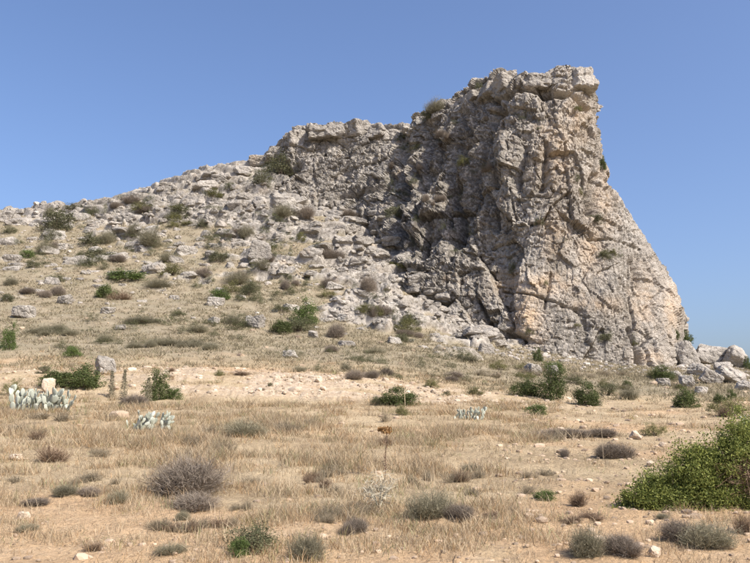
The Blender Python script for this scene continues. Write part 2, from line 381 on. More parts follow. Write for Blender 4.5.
# ------------------------------------------------------------------ crag
CC = [  # each column of the crag: base, low, high, crest as (photo x, photo y, distance)
    [(250,186,112),(254,178,113),(258,168,113),(262,158,114)],
    [(280,198,102),(284,175,104),(288,152,106),(291,134,108)],
    [(315,203,99),(318,178,102),(320,150,105),(321,127,107)],
    [(350,206,98),(350,178,101),(350,150,103),(352,123,106)],
    [(378,225,92),(382,190,96),(388,155,100),(394,128,104)],
    [(400,268,82.8),(408,212,87.2),(418,155,94),(428,113,99)],
    [(430,299,79.2),(438,232,82.6),(448,160,89),(459,103,95)],
    [(465,328,76.5),(470,250,79.5),(476,165,84),(486,85,90)],
    [(500,346,74.5),(503,255,77),(508,165,80),(507,80,85)],
    [(535,356,72.5),(537,260,75),(538,165,78),(538,76,82)],
    [(575,362,72),(572,262,75),(568,170,78),(564,72,81)],
    [(615,367,72),(603,268,75.5),(586,175,78.5),(582,74,82)],
    [(650,370,73),(634,278,77),(598,175,80.5),(591,84,83.5)],
    [(678,366,77),(670,284,81),(606,177,84),(595,97,86)],
    [(680,366,88),(667,290,92),(600,187,94),(585,92,94)],
    [(660,366,102),(640,292,104),(590,192,104),(570,87,102)],
]
ctrl = []
for col in CC:
    pts = [at(*q) for q in col]
    buried = pts[0] + np.array([0, 0.8, -4.5]); crest = pts[-1]
    ctrl.append([buried] + pts + [crest + [0, 3.5, 0.0], crest + [0.5, 9, -5], crest + [1, 17, -15], crest + [1, 27, -32]])
ctrl = np.array(ctrl)                                      # (cols, rows, 3)
def cr_interp(A, n_out, knots):
    """Catmull-Rom along axis 0 with the given sample density"""
    m_ = len(A); t = np.interp(np.linspace(0, 1, n_out), np.linspace(0, 1, len(knots)), knots)
    i = np.clip(t.astype(int), 0, m_ - 2); f = (t - i)[:, None, None]
    Ae = np.concatenate([2 * A[:1] - A[1:2], A, 2 * A[-1:] - A[-2:-1]])
    p0, p1, p2, p3 = Ae[i], Ae[i + 1], Ae[i + 2], Ae[i + 3]
    return 0.5 * (2 * p1 + (p2 - p0) * f + (2 * p0 - 5 * p1 + 4 * p2 - p3) * f * f + (3 * p1 - p0 - 3 * p2 + p3) * f ** 3)
NCc, NRr = 596, 540
A = cr_interp(ctrl, NCc, [0, 1, 2, 3, 4, 5, 6, 7, 8, 9, 10, 11, 12, 13, 14, 15])
A = np.transpose(A, (1, 0, 2))
A = cr_interp(A, NRr, [0, 0.5, 1, 1.6, 2.2, 2.8, 3.4, 4.0, 4.5, 5.0, 6, 8])   # rows up the face, fewer behind
S = A.copy()
du = np.gradient(S, axis=1); dv = np.gradient(S, axis=0)
Nn = np.cross(du, dv); Nn /= np.linalg.norm(Nn, axis=2, keepdims=True) + 1e-9
Nn = Nn.reshape(-1, 3); S = S.reshape(-1, 3)
# the normal must point away from the crag's heart
heart = at(520, 250, 100); 
if np.mean(np.sum(Nn * (S - heart), 1)) < 0: Nn = -Nn
# soften the direction of the push so that neighbouring blocks do not fan out
cx, cy = project(S)
W = S + 0.30 * np.stack([fbm(S * 0.3, 101, 3), fbm(S * 0.3, 102, 3), fbm(S * 0.3, 103, 3)], 1)
W2 = S + 0.12 * np.stack([fbm(S * 0.9, 104, 3), fbm(S * 0.9, 105, 3), fbm(S * 0.9, 106, 3)], 1)
shear = W.copy(); shear[:, 0] += 0.22 * W[:, 2]                       # joints lean a little
b0, k0 = blocks(shear / np.array([5.0, 5.0, 9.5]), 111, 0.9)
b1, k1 = blocks(shear / np.array([2.0, 2.0, 4.6]), 112, 0.9); b1b, k1b = blocks(W / np.array([3.4, 3.4, 2.6]), 115, 0.9)
b2, k2 = blocks(W2 / np.array([0.95, 0.95, 1.35]), 113, 1.1); b2b, k2b = blocks(W2 / np.array([1.3, 1.3, 0.9]), 116, 1.1)
b3, k3 = blocks(W2 / np.array([0.42, 0.42, 0.5]), 114, 1.2)
b1 = np.clip(np.maximum(b1, b1b) - 0.35, -1.2, 1.1); b2 = np.clip(np.maximum(b2, b2b) - 0.35, -1.2, 1.1); b0 = np.clip(b0, -1.1, 0.9)
leftw = smooth(515, 470, cx) * smooth(300, 250, cy + 0.2 * (cx - 400)) * smooth(365, 400, cx)
calm = smooth(495, 530, cx) * smooth(215, 270, cy)                     # broad smooth slabs low on the right
ridge_f = smooth(420, 380, cx)
amp = 1.0 - 0.05 * leftw - 0.55 * calm - 0.2 * ridge_f
bd = (S[:, 2] + 0.16 * S[:, 0] + 0.5 * fbm(S * 0.35, 141, 3)) / 1.7; bd -= np.floor(bd)
bedding = 0.38 * (bd - 0.5) * smooth(0.0, 0.35, fbm(S * 0.18, 142, 3) + 0.12)
bd2 = (S[:, 2] + 0.12 * S[:, 0] + 0.3 * fbm(S * 0.6, 143, 3)) / 0.62; bd2 -= np.floor(bd2)
bedding = bedding + 0.14 * (bd2 - 0.5) * smooth(-0.05, 0.3, fbm(S * 0.3, 144, 3))
edge_f = smooth(545, 590, cx) * smooth(330, 230, cy)
disp = amp * (0.85 * b0 * (1 - 0.4 * ridge_f) * (1 - 0.75 * edge_f) + 0.55 * b1 * (1 - 0.3 * edge_f) + 0.27 * b2 * (1 - 0.5 * edge_f)) + 0.09 * b3 * (1 - 0.5 * calm)
disp += bedding + 0.16 * fbm(S * np.array([0.8, 0.8, 0.5]), 121, 5, 0.6) + 0.06 * fbm(S * 4.0, 122, 3, 0.6)
disp -= amp * (0.35 * np.exp(-k0 / 0.014) + 0.20 * np.exp(-k1 / 0.02) + 0.08 * np.exp(-k2 / 0.04)) - 0.04
wob = 2.5 * fbm(S * 0.5, 131, 3); cxw, cyw = cx + wob, cy + 4 * fbm(S * 0.5, 132, 3)
for pts, w, dep in [
    ([(502,112),(486,150),(470,192),(452,236)], 6, 1.7), ([(470,118),(455,165),(446,205)], 5, 1.3),
    ([(432,128),(424,170),(416,215)], 5, 1.3), ([(405,140),(396,185),(392,225)], 4, 1.1),
    ([(546,150),(541,192)], 3.5, 1.2), ([(592,180),(588,212)], 4.5, 2.8), ([(528,150),(520,190)], 3, 0.9),
    ([(494,103),(520,96),(548,92),(570,99),(588,110)], 2.4, 1.8), ([(388,268),(424,272)], 3.5, 2.2), ([(548,275),(545,310)], 1.4, 0.5),
    ([(500,292),(540,300),(575,312)], 1.2, 0.5), ([(575,310),(585,330)], 3, 0.6), ([(632,330),(640,362)], 3, 1.3), ([(507,335),(524,340)], 3, 1.2),
    ([(576,107),(579,109)], 3.5, 1.6), ([(631,262),(640,285)], 4, 1.0), ([(480,300),(495,335)], 2, 0.7), ([(340,200),(398,185)], 3, 0.8), ([(268,182),(296,165)], 6, 2.0)]:
    disp -= dep * np.exp(-(seg_dist(cxw, cyw, pts) / w) ** 2)
pr_ = random.Random(12)
for q_ in range(34):
    x0 = pr_.uniform(388, 505); y0 = pr_.uniform(np.interp(x0, [388, 430, 505], [150, 125, 105]), np.interp(x0, [388, 430, 470, 505], [235, 265, 250, 200])); l_ = pr_.uniform(8, 26); t_ = pr_.uniform(-0.5, 0.15)
    disp -= pr_.uniform(0.8, 2.0) * np.exp(-(seg_dist(cxw, cyw, [(x0, y0), (x0 + t_ * l_, y0 + l_)]) / pr_.uniform(2.2, 4.5)) ** 2)
for (x0, y0, rx, ry, dep) in [(478,220,9,26,0.6),(512,170,7,30,1.2),(560,200,18,50,0.8),(610,270,16,45,0.9),(660,315,16,30,0.8),(420,285,16,10,0.6),(450,255,16,20,0.8),(527,300,10,30,0.6)]:
    disp += dep * np.exp(-((cxw - x0) / rx) ** 2 - ((cyw - y0) / ry) ** 2)
tame = smooth(582, 592, cx) * smooth(140, 122, cy)
disp = disp * (1 - tame) + np.clip(disp, -0.35, 0.25) * tame
flat = Nn.copy(); flat[:, 2] = flat[:, 2] * 0.6; flat /= np.linalg.norm(flat, axis=1, keepdims=True)
CR = S + flat * disp[:, None]
sx, sy = project(CR)
stain = np.zeros(len(CR)); lichen_shade = np.zeros(len(CR))
for (x0, y0, rx, ry, s) in [(528,318,14,26,1.0),(545,285,30,12,0.8),(520,285,26,14,0.6),(555,235,14,26,0.5),(672,310,10,26,0.7),(650,358,16,10,0.6),(590,305,24,6,0.5),(578,120,14,30,0.5),(610,305,16,10,0.35),(590,250,12,26,0.7),(600,200,14,40,0.5),(645,300,16,30,0.5),(556,150,20,40,0.45)]:
    stain = np.maximum(stain, s * np.exp(-((sx - x0) / rx) ** 2 - ((sy - y0) / ry) ** 2))
for (x0, y0, rx, ry, s) in [(440,215,62,80,1.0),(570,335,34,16,0.8),(480,290,24,40,0.55),(490,320,24,14,0.5),(320,170,50,26,0.35),(630,300,20,36,0.4),(465,150,44,50,0.9),(545,180,40,60,0.3),(330,205,60,14,0.5)]:  # lichen, plus the left wall's shade darkened into the rock colour
    lichen_shade = np.maximum(lichen_shade, 1.6 * s * np.exp(-((sx - x0) / rx) ** 2 - ((sy - y0) / ry) ** 2))
crag = tag(obj('limestone_crag', None, loc=(14, 78, 6)), 'towering pale limestone crag with sheer right edge and broken shadowed left face', 'crag')
CRL = CR - np.array([14, 78, 6])
cliff = obj('cliff_face', mesh_np('cliff_face', CRL, grid_faces(NRr, NCc), M['cliff'], dict(stain=stain, lichen_shade=lichen_shade), False), crag)

# ------------------------------------------------------------------ lookup: photo pixel -> nearest surface point
allP = np.concatenate([P[front], CR]); ax, ay = project(allP)
ok = (ax > -20) & (ax < 770) & (ay > 40) & (ay < 640) & (allP[:, 1] > 3)
allP = allP[ok]; ax = ax[ok]; ay = ay[ok]
bx_ = (np.floor((ax + 20) / 2)).astype(int) + 400 * np.floor(ay / 2).astype(int)
order = np.argsort(allP[:, 1], kind='stable'); ub, ui = np.unique(bx_[order], return_index=True)
BIN = dict(zip(ub.tolist(), order[ui].tolist()))
def hit(px, py):
    i, j = int((px + 20) // 2), int(py // 2)
    for d in range(0, 9):
        for s in ((0, d), (0, -d), (d, 0), (-d, 0)):
            q = BIN.get(i + s[0] + 400 * (j + s[1]))
            if q is not None: return allP[q]
    return None

# ------------------------------------------------------------------ rocks
def ico(sub):
    bm = bmesh.new(); bmesh.ops.create_icosphere(bm, subdivisions=sub, radius=1)
    V = np.array([v.co[:] for v in bm.verts]); F = np.array([[v.index for v in f.verts] for f in bm.faces]); bm.free()
    return V / np.linalg.norm(V, axis=1, keepdims=True), F
ICO = {s: ico(s) for s in (1, 2, 3, 4)}
def rock_shape(seed, sub, planes=14, rough=0.06, cracks=0.0, boxy=False):
    r_ = np.random.default_rng(seed); V, F = ICO[sub]
    N = r_.normal(size=(planes, 3)); N /= np.linalg.norm(N, axis=1, keepdims=True); d = r_.uniform(0.62, 1.0, planes)
    N = np.concatenate([N, [[0, 0, 1], [0, 0, -1], [1, 0, .1], [-1, 0, .1], [0, 1, .1], [0, -1, .1]]]); d = np.concatenate([d, r_.uniform(0.75, 0.95, 6)])
    if boxy:
        d[:planes] = r_.uniform(0.86, 1.15, planes); N[planes:] += r_.normal(0, 0.16, (6, 3)); N /= np.linalg.norm(N, axis=1, keepdims=True); d[planes:] = r_.uniform(0.62, 0.85, 6)
    dots = V @ N.T; rad = np.where(dots > 0.05, d / np.maximum(dots, 0.05), 9).min(axis=1); rad = np.minimum(rad, 1.25)
    Q = V * rad[:, None]
    Q = Q + V * (rough * fbm(Q * 2.2 + seed, seed, 4, 0.6))[:, None] * 1.6
    if cracks:
        bb, kk = blocks(Q * 1.6 + seed * 3.1, seed, 0.8); Q = Q + V * (cracks * (0.5 * bb - np.exp(-kk / 0.06)))[:, None]
    return Q, F
ROCKS = [mesh_np('rock', *rock_shape(200 + i, 3, rng.integers(8, 15), 0.05, 0.09, True), M['rock']) for i in range(12)]
TANS = [mesh_np('stone', *rock_shape(240 + i, 3, 12, 0.05), M['tan']) for i in range(4)]

def boulder(px, py, w, h, label, seed, mat='rock', depth=0.8, rot=None, name='boulder', lift=0.0, cat='boulder', D=None):
    p = hit(px, py) if D is None else at(px, py, D)
    s = p[1] / FPX
    me = mesh_np(name, *rock_shape(seed, 4, 13, 0.06, 0.09, mat == 'rock'), M[mat])
    o = obj(name, me, None, (p[0], p[1] + w * s * depth * 0.35, p[2] + h * s * (0.40 + lift)), rot or (0, 0, random.uniform(-0.5, 0.5)), (w * s * 0.54, w * s * 0.54 * depth, h * s * 0.60))
    return tag(o, label, cat)
BOULDERS = [
    (20,316,27,15,'pale blocky boulder alone on the grassy slope near the left edge','rock',0.7,(0.1,0.12,0.3)),
    (62,303,17,10,'low pale boulder up-slope and right of the leftmost blocky one','rock',0.8,None),
    (105,373,22,20,'grey angular block with dark left side behind the left juniper','rock',0.8,(0,0,0.4)),
    (47,393,14,18,'smooth tan upright stone standing behind the left prickly pear','tan',0.7,(0,0.05,0.2)),
    (106,312,16,8,'flat pale rock half hidden by the low olive shrubs left of centre slope','rock',0.9,None),
    (119,328,13,7,'small pale rock in the belt of low scrub on the left slope','rock',0.9,None),
    (255,327,21,15,'pale knobbly rock with purple shrub growing against it left of bright bush','rock',0.8,None),
    (313,337,13,8,'small pale stone just in front of the bright green bush','rock',0.8,None),
    (288,356,18,9,'low pale rock among grey scrub above the gravel bank','rock',0.9,None),
    (345,321,18,9,'flat pale slab left of the round purple-brown bush','rock',0.9,None),
    (213,304,20,11,'pale boulder just left of the twin green bushes on the left slope','rock',0.8,None),
    (213,323,13,8,'small whitish rock alone on straw beside a round grey cushion','rock',0.8,None),
    (249,323,10,10,'small whitish rock right of the round grey cushion','rock',0.8,None),
    (150,272,26,14,'broad pale rock mound above the olive shrub on the left slope','rock',0.8,None),
    (86,262,20,9,'flat pale rock below the dark shrub on the left skyline','rock',0.9,None),
    (58,248,17,9,'rounded pale rock below and left of the dark skyline shrub','rock',0.9,None),
    (260,258,27,24,'big rounded limestone hump low on the ridge beside a grey bush','rock',0.7,(0,0,0.2)),
    (335,288,22,10,'jutting pale slab with dark hollow beneath, right of the ridge hump','rock',0.9,(0.15,0.1,0.2)),
    (532,372,17,12,'pale angular boulder at the cliff foot above the widest juniper','rock',0.8,None),
    (553,375,13,12,'smaller grey boulder right beside the pale angular one at the cliff foot','rock',0.8,None),
    (487,352,18,12,'tilted pale block fallen at the cliff foot left of the ochre patch','rock',0.8,(0.1,0.3,0)),
    (393,342,16,8,'elongated pale rock with dark underside on the centre slope','rock',0.8,(0,0.2,0.3)),
    (418,285,28,14,'square-cut pale block roofing the dark hollow on the ramp','rock',0.9,(0,0.05,0.1)),
    (689,364,24,34,'leaning slab resting against the right foot of the crag','rock',0.7,(0.1,-0.35,0.1)),
    (716,363,44,28,'arched pale boulder on the right skyline with shadow beneath','rock',0.8,(0,0.15,0)),
    (740,366,28,28,'rounded boulder on the right skyline at the picture edge','rock',0.8,(0,0.1,0.3)),
    (737,382,42,22,'big tilted wedge slab below the right skyline boulders','rock',0.8,(0.15,0.35,0.1)),
    (712,383,24,18,'leaning triangular slab left of the big tilted wedge','rock',0.7,(0.1,0.5,0.1)),
    (702,374,30,18,'broad pale rock between the leaning slab and the arched skyline boulder','rock',0.8,(0.1,0.1,0.1)),
    (727,371,24,14,'pale flat rock wedged under the right skyline boulders','rock',0.8,(0.1,-0.1,0.3)),
    (746,389,20,14,'pale broken rock at the right edge below the tilted wedge','rock',0.8,None),
    (676,377,16,10,'low pale block at the right corner of the cliff foot','rock',0.8,None),
    (690,387,18,18,'upright grey block behind the dark bush near the right boulders','rock',0.8,(0,0,0.3)),
    (703,393,15,11,'low grey rock between the dark bush and two small round shrubs','rock',0.8,None),
    (665,385,16,9,'low pale rock in front of the shrub at the right foot of the crag','rock',0.9,None),
    (20,518,13,8,'pale stone on bare soil at the lower left','tan',0.8,None),
    (654,557,13,11,'pair-like pale stone on soil at the bottom right, below the big bush','tan',0.8,None),
    (650,466,8,6,'round pale stone on bare soil left of the big green bush','tan',0.9,None),
    (664,446,8,5,'flat whitish stone up-slope of the big green bush','tan',0.9,None),
    (637,438,12,9,'tan blocky stone on stony soil right of centre','tan',0.9,None),
    (560,453,9,5,'small tan stone on straw left of the thin right-hand stalk','tan',0.9,None),
    (14,460,16,7,'flat tan slab lying in the dry grass at the left edge','tan',0.8,None),
]
RIGHT_D = {689: 75, 716: 79, 740: 77}
for i, (px, py, w, h, lab, mt, dp, ro) in enumerate(BOULDERS):
    if px > 670 and mt == 'rock': mt = 'pale'; h *= 0.8; w *= 0.95
    boulder(px, py, w, h, lab, 300 + i, mt, dp, ro, 'boulder' if w >= 12 else 'stone', cat='boulder' if w >= 12 else 'stone', D=RIGHT_D.get(px))

# cap rocks that overhang the summit: parts of the crag
def crag_block(name, px, py, D, w, h, seed, rot=(0, 0, 0), depth=1.0):
    p = at(px, py, D); s = D / FPX
    me = mesh_np(name, *rock_shape(seed, 4, 11, 0.06, 0.10, True), M['rock'])
    return obj(name, me, crag, tuple(p - np.array([14, 78, 6])), rot, (w * s * 0.62, w * s * 0.62 * depth, h * s * 0.66))
for i, (px, py, D_, w, h, ry, rz) in enumerate([(578,83,81.8,27,27,0.05,0.3),(556,83,82.6,26,20,0.08,0.2),(540,84,82.4,26,18,0.0,-0.2),(522,86,83.6,24,17,0.0,0.2),(504,84,85.2,24,20,-0.1,0.3),(490,90,87.6,20,18,-0.2,0.1),(475,97,90.6,18,14,-0.2,0.3),(459,107,95.0,20,14,-0.3,0.1),(566,76,84.0,16,14,0.1,0.5)]):
    crag_block('cap_rock', px, py, D_, w, h, 440 + i, (0, ry, rz), 1.4)
for i, (px, py, w, h) in enumerate([(297,138,16,18),(318,132,20,14),(340,128,18,16),(358,127,18,16),(378,130,18,14),(393,134,14,12),(410,126,14,10),(424,119,12,10),(275,152,16,12),(258,160,16,10)]):
    crag_block('crest_block', px, py + 4, np.interp(px, [250,291,321,352,394,428], [111.5,107.5,106.5,105.5,103.5,99.5]), w * 1.3, h * 1.1, 420 + i, (0, random.uniform(-.2, .2), random.uniform(-.6, .6)), 1.3)

# rocks cropping out of the slope: parts of the hillside, the 300 that show largest
def scatter_rocks():
    n_ = 0; tries = 0
    while n_ < 300 and tries < 6000:
        tries += 1
        px = random.uniform(-5, 505); top = np.interp(px, [0, 50, 100, 150, 200, 260, 400, 505], [214, 210, 204, 188, 168, 166, 190, 330])
        lo = np.interp(px, [0, 100, 250, 350, 450, 505], [300, 300, 310, 350, 362, 362])
        py = random.uniform(top, lo)
        up = (lo - py) / (lo - top)
        if random.random() > 0.12 + 0.95 * up * np.interp(px, [0, 100, 200], [0.45, 0.7, 1.0]): continue
        p = hit(px, py)
        if p is None or p[1] < 50: continue
        if px > 270 and py < np.interp(px, [270, 380, 400, 430, 470, 505], [195, 215, 255, 285, 318, 340]): continue
        s = p[1] / FPX; w = random.choice([7, 8, 9, 10, 11, 13, 15, 18, 22]) * (1.15 if up > 0.4 else 0.85); w *= s
        fl = random.uniform(0.35, 0.62)
        o = obj('rock', random.choice(ROCKS), hill, (p[0], p[1] + w * 0.30, p[2] + w * 0.03), (random.uniform(0.05, .3), random.uniform(-.25, .1), random.choice([0, math.pi]) + random.uniform(-.5, .5)), (w * 0.62, w * 0.58, w * 0.62 * fl))
        n_ += 1
scatter_rocks()
def merged(name, T, pts, scl, cols, mat, parent=None, rots=None, flatz=0.7):
    V, F = T; n_ = len(pts)
    ang = rng.uniform(0, 6.28, n_); ca, sa = np.cos(ang), np.sin(ang)
    VV = V[None] * scl[:, None, None]; VV[:, :, 2] *= flatz
    out = np.stack([VV[:, :, 0] * ca[:, None] - VV[:, :, 1] * sa[:, None], VV[:, :, 0] * sa[:, None] + VV[:, :, 1] * ca[:, None], VV[:, :, 2]], 2) + pts[:, None, :]
    FF = F[None] + (np.arange(n_) * len(V))[:, None, None]
    o = obj(name, mesh_np(name, out.reshape(-1, 3), FF.reshape(-1, F.shape[1]), mat, dict(col=np.repeat(cols, len(V), 0))), parent)
    return tag(o, kind='stuff')
Pg = P[front]; pool = np.where((Df > 6.5) & (Df < 105) & (qx > -110) & (qx < 860))[0]
# weights: screen-even sampling of the ground grid
def sample(nsam, weight):
    w = weight[pool] * RR.ravel()[front][pool] ** 0.0
    w = w / w.sum(); return rng.choice(pool, nsam, p=w, replace=True)
gnr = fbm(Pf * 0.5, 95, 3)
wt = 0.05 + 2.2 * bank + 0.5 * smooth(430, 560, qx) * smooth(400, 420, qy) * (1 - smooth(520, 563, qy)) + 0.22 * smooth(505, 540, qy) + 0.25 * smooth(62, 90, Df) + 1.2 * smooth(60, 66, Df) * smooth(490, 530, qx)
s_ = sample(9500, wt); dd = Df[s_]
sc_ = (0.012 + 0.0014 * dd) * rng.lognormal(0, 0.5, len(s_)); tone = rng.uniform(0.5, 1.12, len(s_))[:, None]
cols = np.where(bank[s_][:, None] > 0.3, np.array([[0.60, 0.48, 0.35]]), np.where(dd[:, None] > 60, np.array([[0.45, 0.40, 0.34]]), np.array([[0.48, 0.36, 0.25]]))) * tone
jit = rng.normal(0, 0.08, (len(s_), 3)); jit[:, 2] = 0
big = sc_ / dd > 0.0026
merged('rubble', (rock_shape(500, 2, 10, 0.05)[0], ICO[2][1]), (Pg[s_] + jit)[big], sc_[big], cols[big], M['rubble'], hill)
merged('pebbles', (rock_shape(501, 1, 8, 0.05)[0], ICO[1][1]), (Pg[s_] + jit)[~big], sc_[~big], cols[~big], M['rubble'], hill)
# smaller blocks of the karst, too many to pick apart
wr = rock * smooth(58, 66, Df) * (0.3 + smooth(-0.2, 0.3, gnr)) * (qx < 520)
for t_ in range(5):
    s_ = sample(330, wr + 1e-9); dd = Df[s_]
    sc_ = dd / FPX * rng.choice([2.0, 2.5, 3.0, 3.6, 4.4, 5.5], len(s_)); pp = Pg[s_] + np.stack([np.zeros(len(s_)), sc_ * 0.3, sc_ * 0.0], 1)
    merged('outcrop_rocks', rock_shape(510 + t_, 2, 9, 0.05, 0.0, True), pp, sc_, np.ones((len(s_), 3)), M['rock'], hill, flatz=[0.6, 0.75, 0.5, 0.65, 0.85][t_])

# ------------------------------------------------------------------ dry grass
def blades(base, hgt, wid, lean, cols, bent=True):
    n_ = len(base); a_ = rng.uniform(0, 6.28, n_); side = np.stack([np.cos(a_), np.sin(a_), np.zeros(n_)], 1) * wid[:, None]
    b_ = rng.uniform(0, 6.28, n_); tip = np.stack([np.cos(b_) * lean * hgt, np.sin(b_) * lean * hgt, hgt], 1)
    if not bent:
        V = np.stack([base - side, base + side, base + tip], 1)
        return V.reshape(-1, 3), np.arange(n_ * 3).reshape(-1, 3), np.repeat(cols, 3, 0)
    mid = tip * np.array([0.35, 0.35, 0.58])
    V = np.stack([base - side, base + side, base + mid + side * 0.7, base + mid - side * 0.7, base + tip], 1)
    i = np.arange(n_)[:, None] * 5
    F = np.concatenate([i + np.array([[0, 1, 2]]), i + np.array([[0, 2, 3]]), i + np.array([[3, 2, 4]])])
    return V.reshape(-1, 3), F, np.repeat(cols, 5, 0)
gn = fbm(Pf * np.array([0.35, 0.35, 0.35]), 91, 4, 0.65); gn2 = fbm(Pf * 1.6, 92, 3)
dens = np.interp(qy, [395, 408, 425, 505, 530, 563], [0.35, 1.0, 1.5, 1.1, 0.22, 0.05]) * (0.08 + smooth(-0.15, 0.25, gn + 0.03)) * (0.05 + smooth(-0.15, 0.3, gn2))
dens *= 1 - 0.88 * smooth(480, 570, qx) * (1 - smooth(640, 700, qx) * smooth(480, 520, qy))
dens *= (1 - 0.85 * bank) * (Df < 45)
s_ = sample(19000, dens + 1e-6); NB = 12
pts = np.repeat(Pg[s_], NB, 0); dd = np.repeat(Df[s_], NB); pts = pts + rng.normal(0, 1, pts.shape) * np.array([0.10, 0.10, 0])
hg = np.repeat(rng.uniform(0.03, 0.13, len(s_)) * rng.choice([1, 1, 1, 1.5, 2.3], len(s_)) * (0.65 + 0.5 * smooth(8, 14, Df[s_])), NB) * rng.uniform(0.5, 1.15, len(pts))
tint = np.repeat(rng.uniform(0, 1, (len(s_), 1)), NB, 0) * 0.7 + rng.uniform(0, 0.3, (len(pts), 1))
cl = np.array([0.30, 0.225, 0.13]) * (1 - tint) + np.array([0.63, 0.51, 0.345]) * tint
grn = np.repeat(rng.uniform(0, 1, (len(s_), 1)) < 0.08, NB, 0); cl = np.where(grn, cl * np.array([0.62, 0.78, 0.6]), cl)
drk = rng.uniform(0, 1, (len(pts), 1)) < 0.12; cl = np.where(drk, cl * 0.5, cl)
red = np.repeat(rng.uniform(0, 1, (len(s_), 1)) < 0.25, NB, 0); cl = np.where(red, cl * np.array([0.95, 0.82, 0.70]), cl)
nr_ = dd < 15; V, F, C3 = blades(pts[nr_], hg[nr_], np.maximum(0.0028, 0.00030 * dd[nr_]), rng.uniform(0.1, 1.3, nr_.sum()), cl[nr_])
V2, F2, C4 = blades(pts[~nr_], hg[~nr_], 0.00034 * dd[~nr_], rng.uniform(0.1, 1.3, (~nr_).sum()), cl[~nr_], False)
F = np.concatenate([F, F2 + len(V)]); V = np.concatenate([V, V2]); C3 = np.concatenate([C3, C4])
grass = tag(obj('dry_grass', mesh_np('dry_grass', V, F, M['grass'], dict(col=C3))), 'tangle of short straw-coloured dry grass covering the foreground', 'grass', kind='stuff')
# thatch: short stems lying flat on the soil
s_ = sample(26000, (0.25 + dens) * (1 - 0.9 * bank) * (Df < 40) * np.interp(qy, [400, 530, 563], [1, 0.8, 0.35])); NB = 4
pts = np.repeat(Pg[s_], NB, 0); dd = np.repeat(Df[s_], NB); pts = pts + rng.normal(0, 1, pts.shape) * np.array([0.09, 0.09, 0]); pts[:, 2] += 0.004
tint = rng.uniform(0, 1, (len(pts), 1)); cl = np.array([0.20, 0.145, 0.09]) * (1 - tint) + np.array([0.58, 0.475, 0.31]) * tint
V, F, C3 = blades(pts, rng.uniform(0.008, 0.035, len(pts)), np.maximum(0.003, 0.00036 * dd), rng.uniform(1.5, 5.0, len(pts)), cl, False)
tag(obj('thatch', mesh_np('thatch', V, F, M['grass'], dict(col=C3)), hill), kind='stuff')
dens2 = (1 - rock) * (1 - bank) * (Df > 40) * (0.3 + smooth(-0.3, 0.35, gn)) * np.interp(Df, [40, 60, 100], [1, 1, 0.7]) + 0.08 * rock
s_ = sample(24000, dens2 + 1e-6); NB = 7
pts = np.repeat(Pg[s_], NB, 0); dd = np.repeat(Df[s_], NB); pts = pts + rng.normal(0, 1, pts.shape) * np.array([0.16, 0.16, 0])
hg = np.repeat(rng.uniform(0.08, 0.26, len(s_)), NB) * rng.uniform(0.5, 1.15, len(pts))
tint = np.repeat(rng.uniform(0, 1, (len(s_), 1)), NB, 0)
cl = np.array([0.19, 0.165, 0.10]) * (1 - tint) + np.array([0.45, 0.375, 0.25]) * tint
V, F, C3 = blades(pts, hg, 0.00055 * dd, rng.uniform(0.3, 1.4, len(pts)), cl, False)
tag(obj('dry_grass', mesh_np('dry_grass', V, F, M['grass'], dict(col=C3))), 'thin dry grass and stubble across the slope below the crag', 'grass', kind='stuff')

# ------------------------------------------------------------------ shrubs
def leaf_cloud(C, size, r_, up=0.3, asp=0.5):
    n_ = len(C); nrm = r_.normal(size=(n_, 3)); nrm[:, 2] += up; nrm /= np.linalg.norm(nrm, axis=1, keepdims=True)
    t = np.cross(nrm, r_.normal(size=(n_, 3))); t /= np.linalg.norm(t, axis=1, keepdims=True) + 1e-9; b_ = np.cross(nrm, t)
    L = (size * r_.uniform(0.6, 1.3, n_))[:, None]; Wd = L * asp
    V = np.stack([C - t * L, C + b_ * Wd + t * L * .1, C + t * L, C - b_ * Wd + t * L * .1], 1).reshape(-1, 3)
    return V, np.arange(n_ * 4).reshape(-1, 4)
def ribbons(A_, B_, w0, w1, r_):
    d = B_ - A_; s = np.cross(d, r_.normal(size=d.shape)); s /= np.linalg.norm(s, axis=1, keepdims=True) + 1e-9
    V = np.stack([A_ - s * w0, A_ + s * w0, B_ + s * w1, B_ - s * w1], 1).reshape(-1, 3)
    return V, np.arange(len(A_) * 4).reshape(-1, 4)
def tubes(paths, sides=5):
    Vs, Fs, o = [], [], 0
    for pts, rads in paths:
        pts = np.array(pts, float); k = len(pts)
        for i in range(k):
            d = pts[min(i + 1, k - 1)] - pts[max(i - 1, 0)]; d /= np.linalg.norm(d) + 1e-9
            a_ = np.cross(d, [0.31, 0.9, 0.12]); a_ /= np.linalg.norm(a_); b_ = np.cross(d, a_)
            for q in range(sides):
                an = 6.2832 * q / sides; Vs.append(pts[i] + rads[i] * (a_ * math.cos(an) + b_ * math.sin(an)))
        for i in range(k - 1):
            for q in range(sides):
                Fs.append((o + i * sides + q, o + i * sides + (q + 1) % sides, o + (i + 1) * sides + (q + 1) % sides, o + (i + 1) * sides + q))
        o += k * sides
    return np.array(Vs), np.array(Fs)
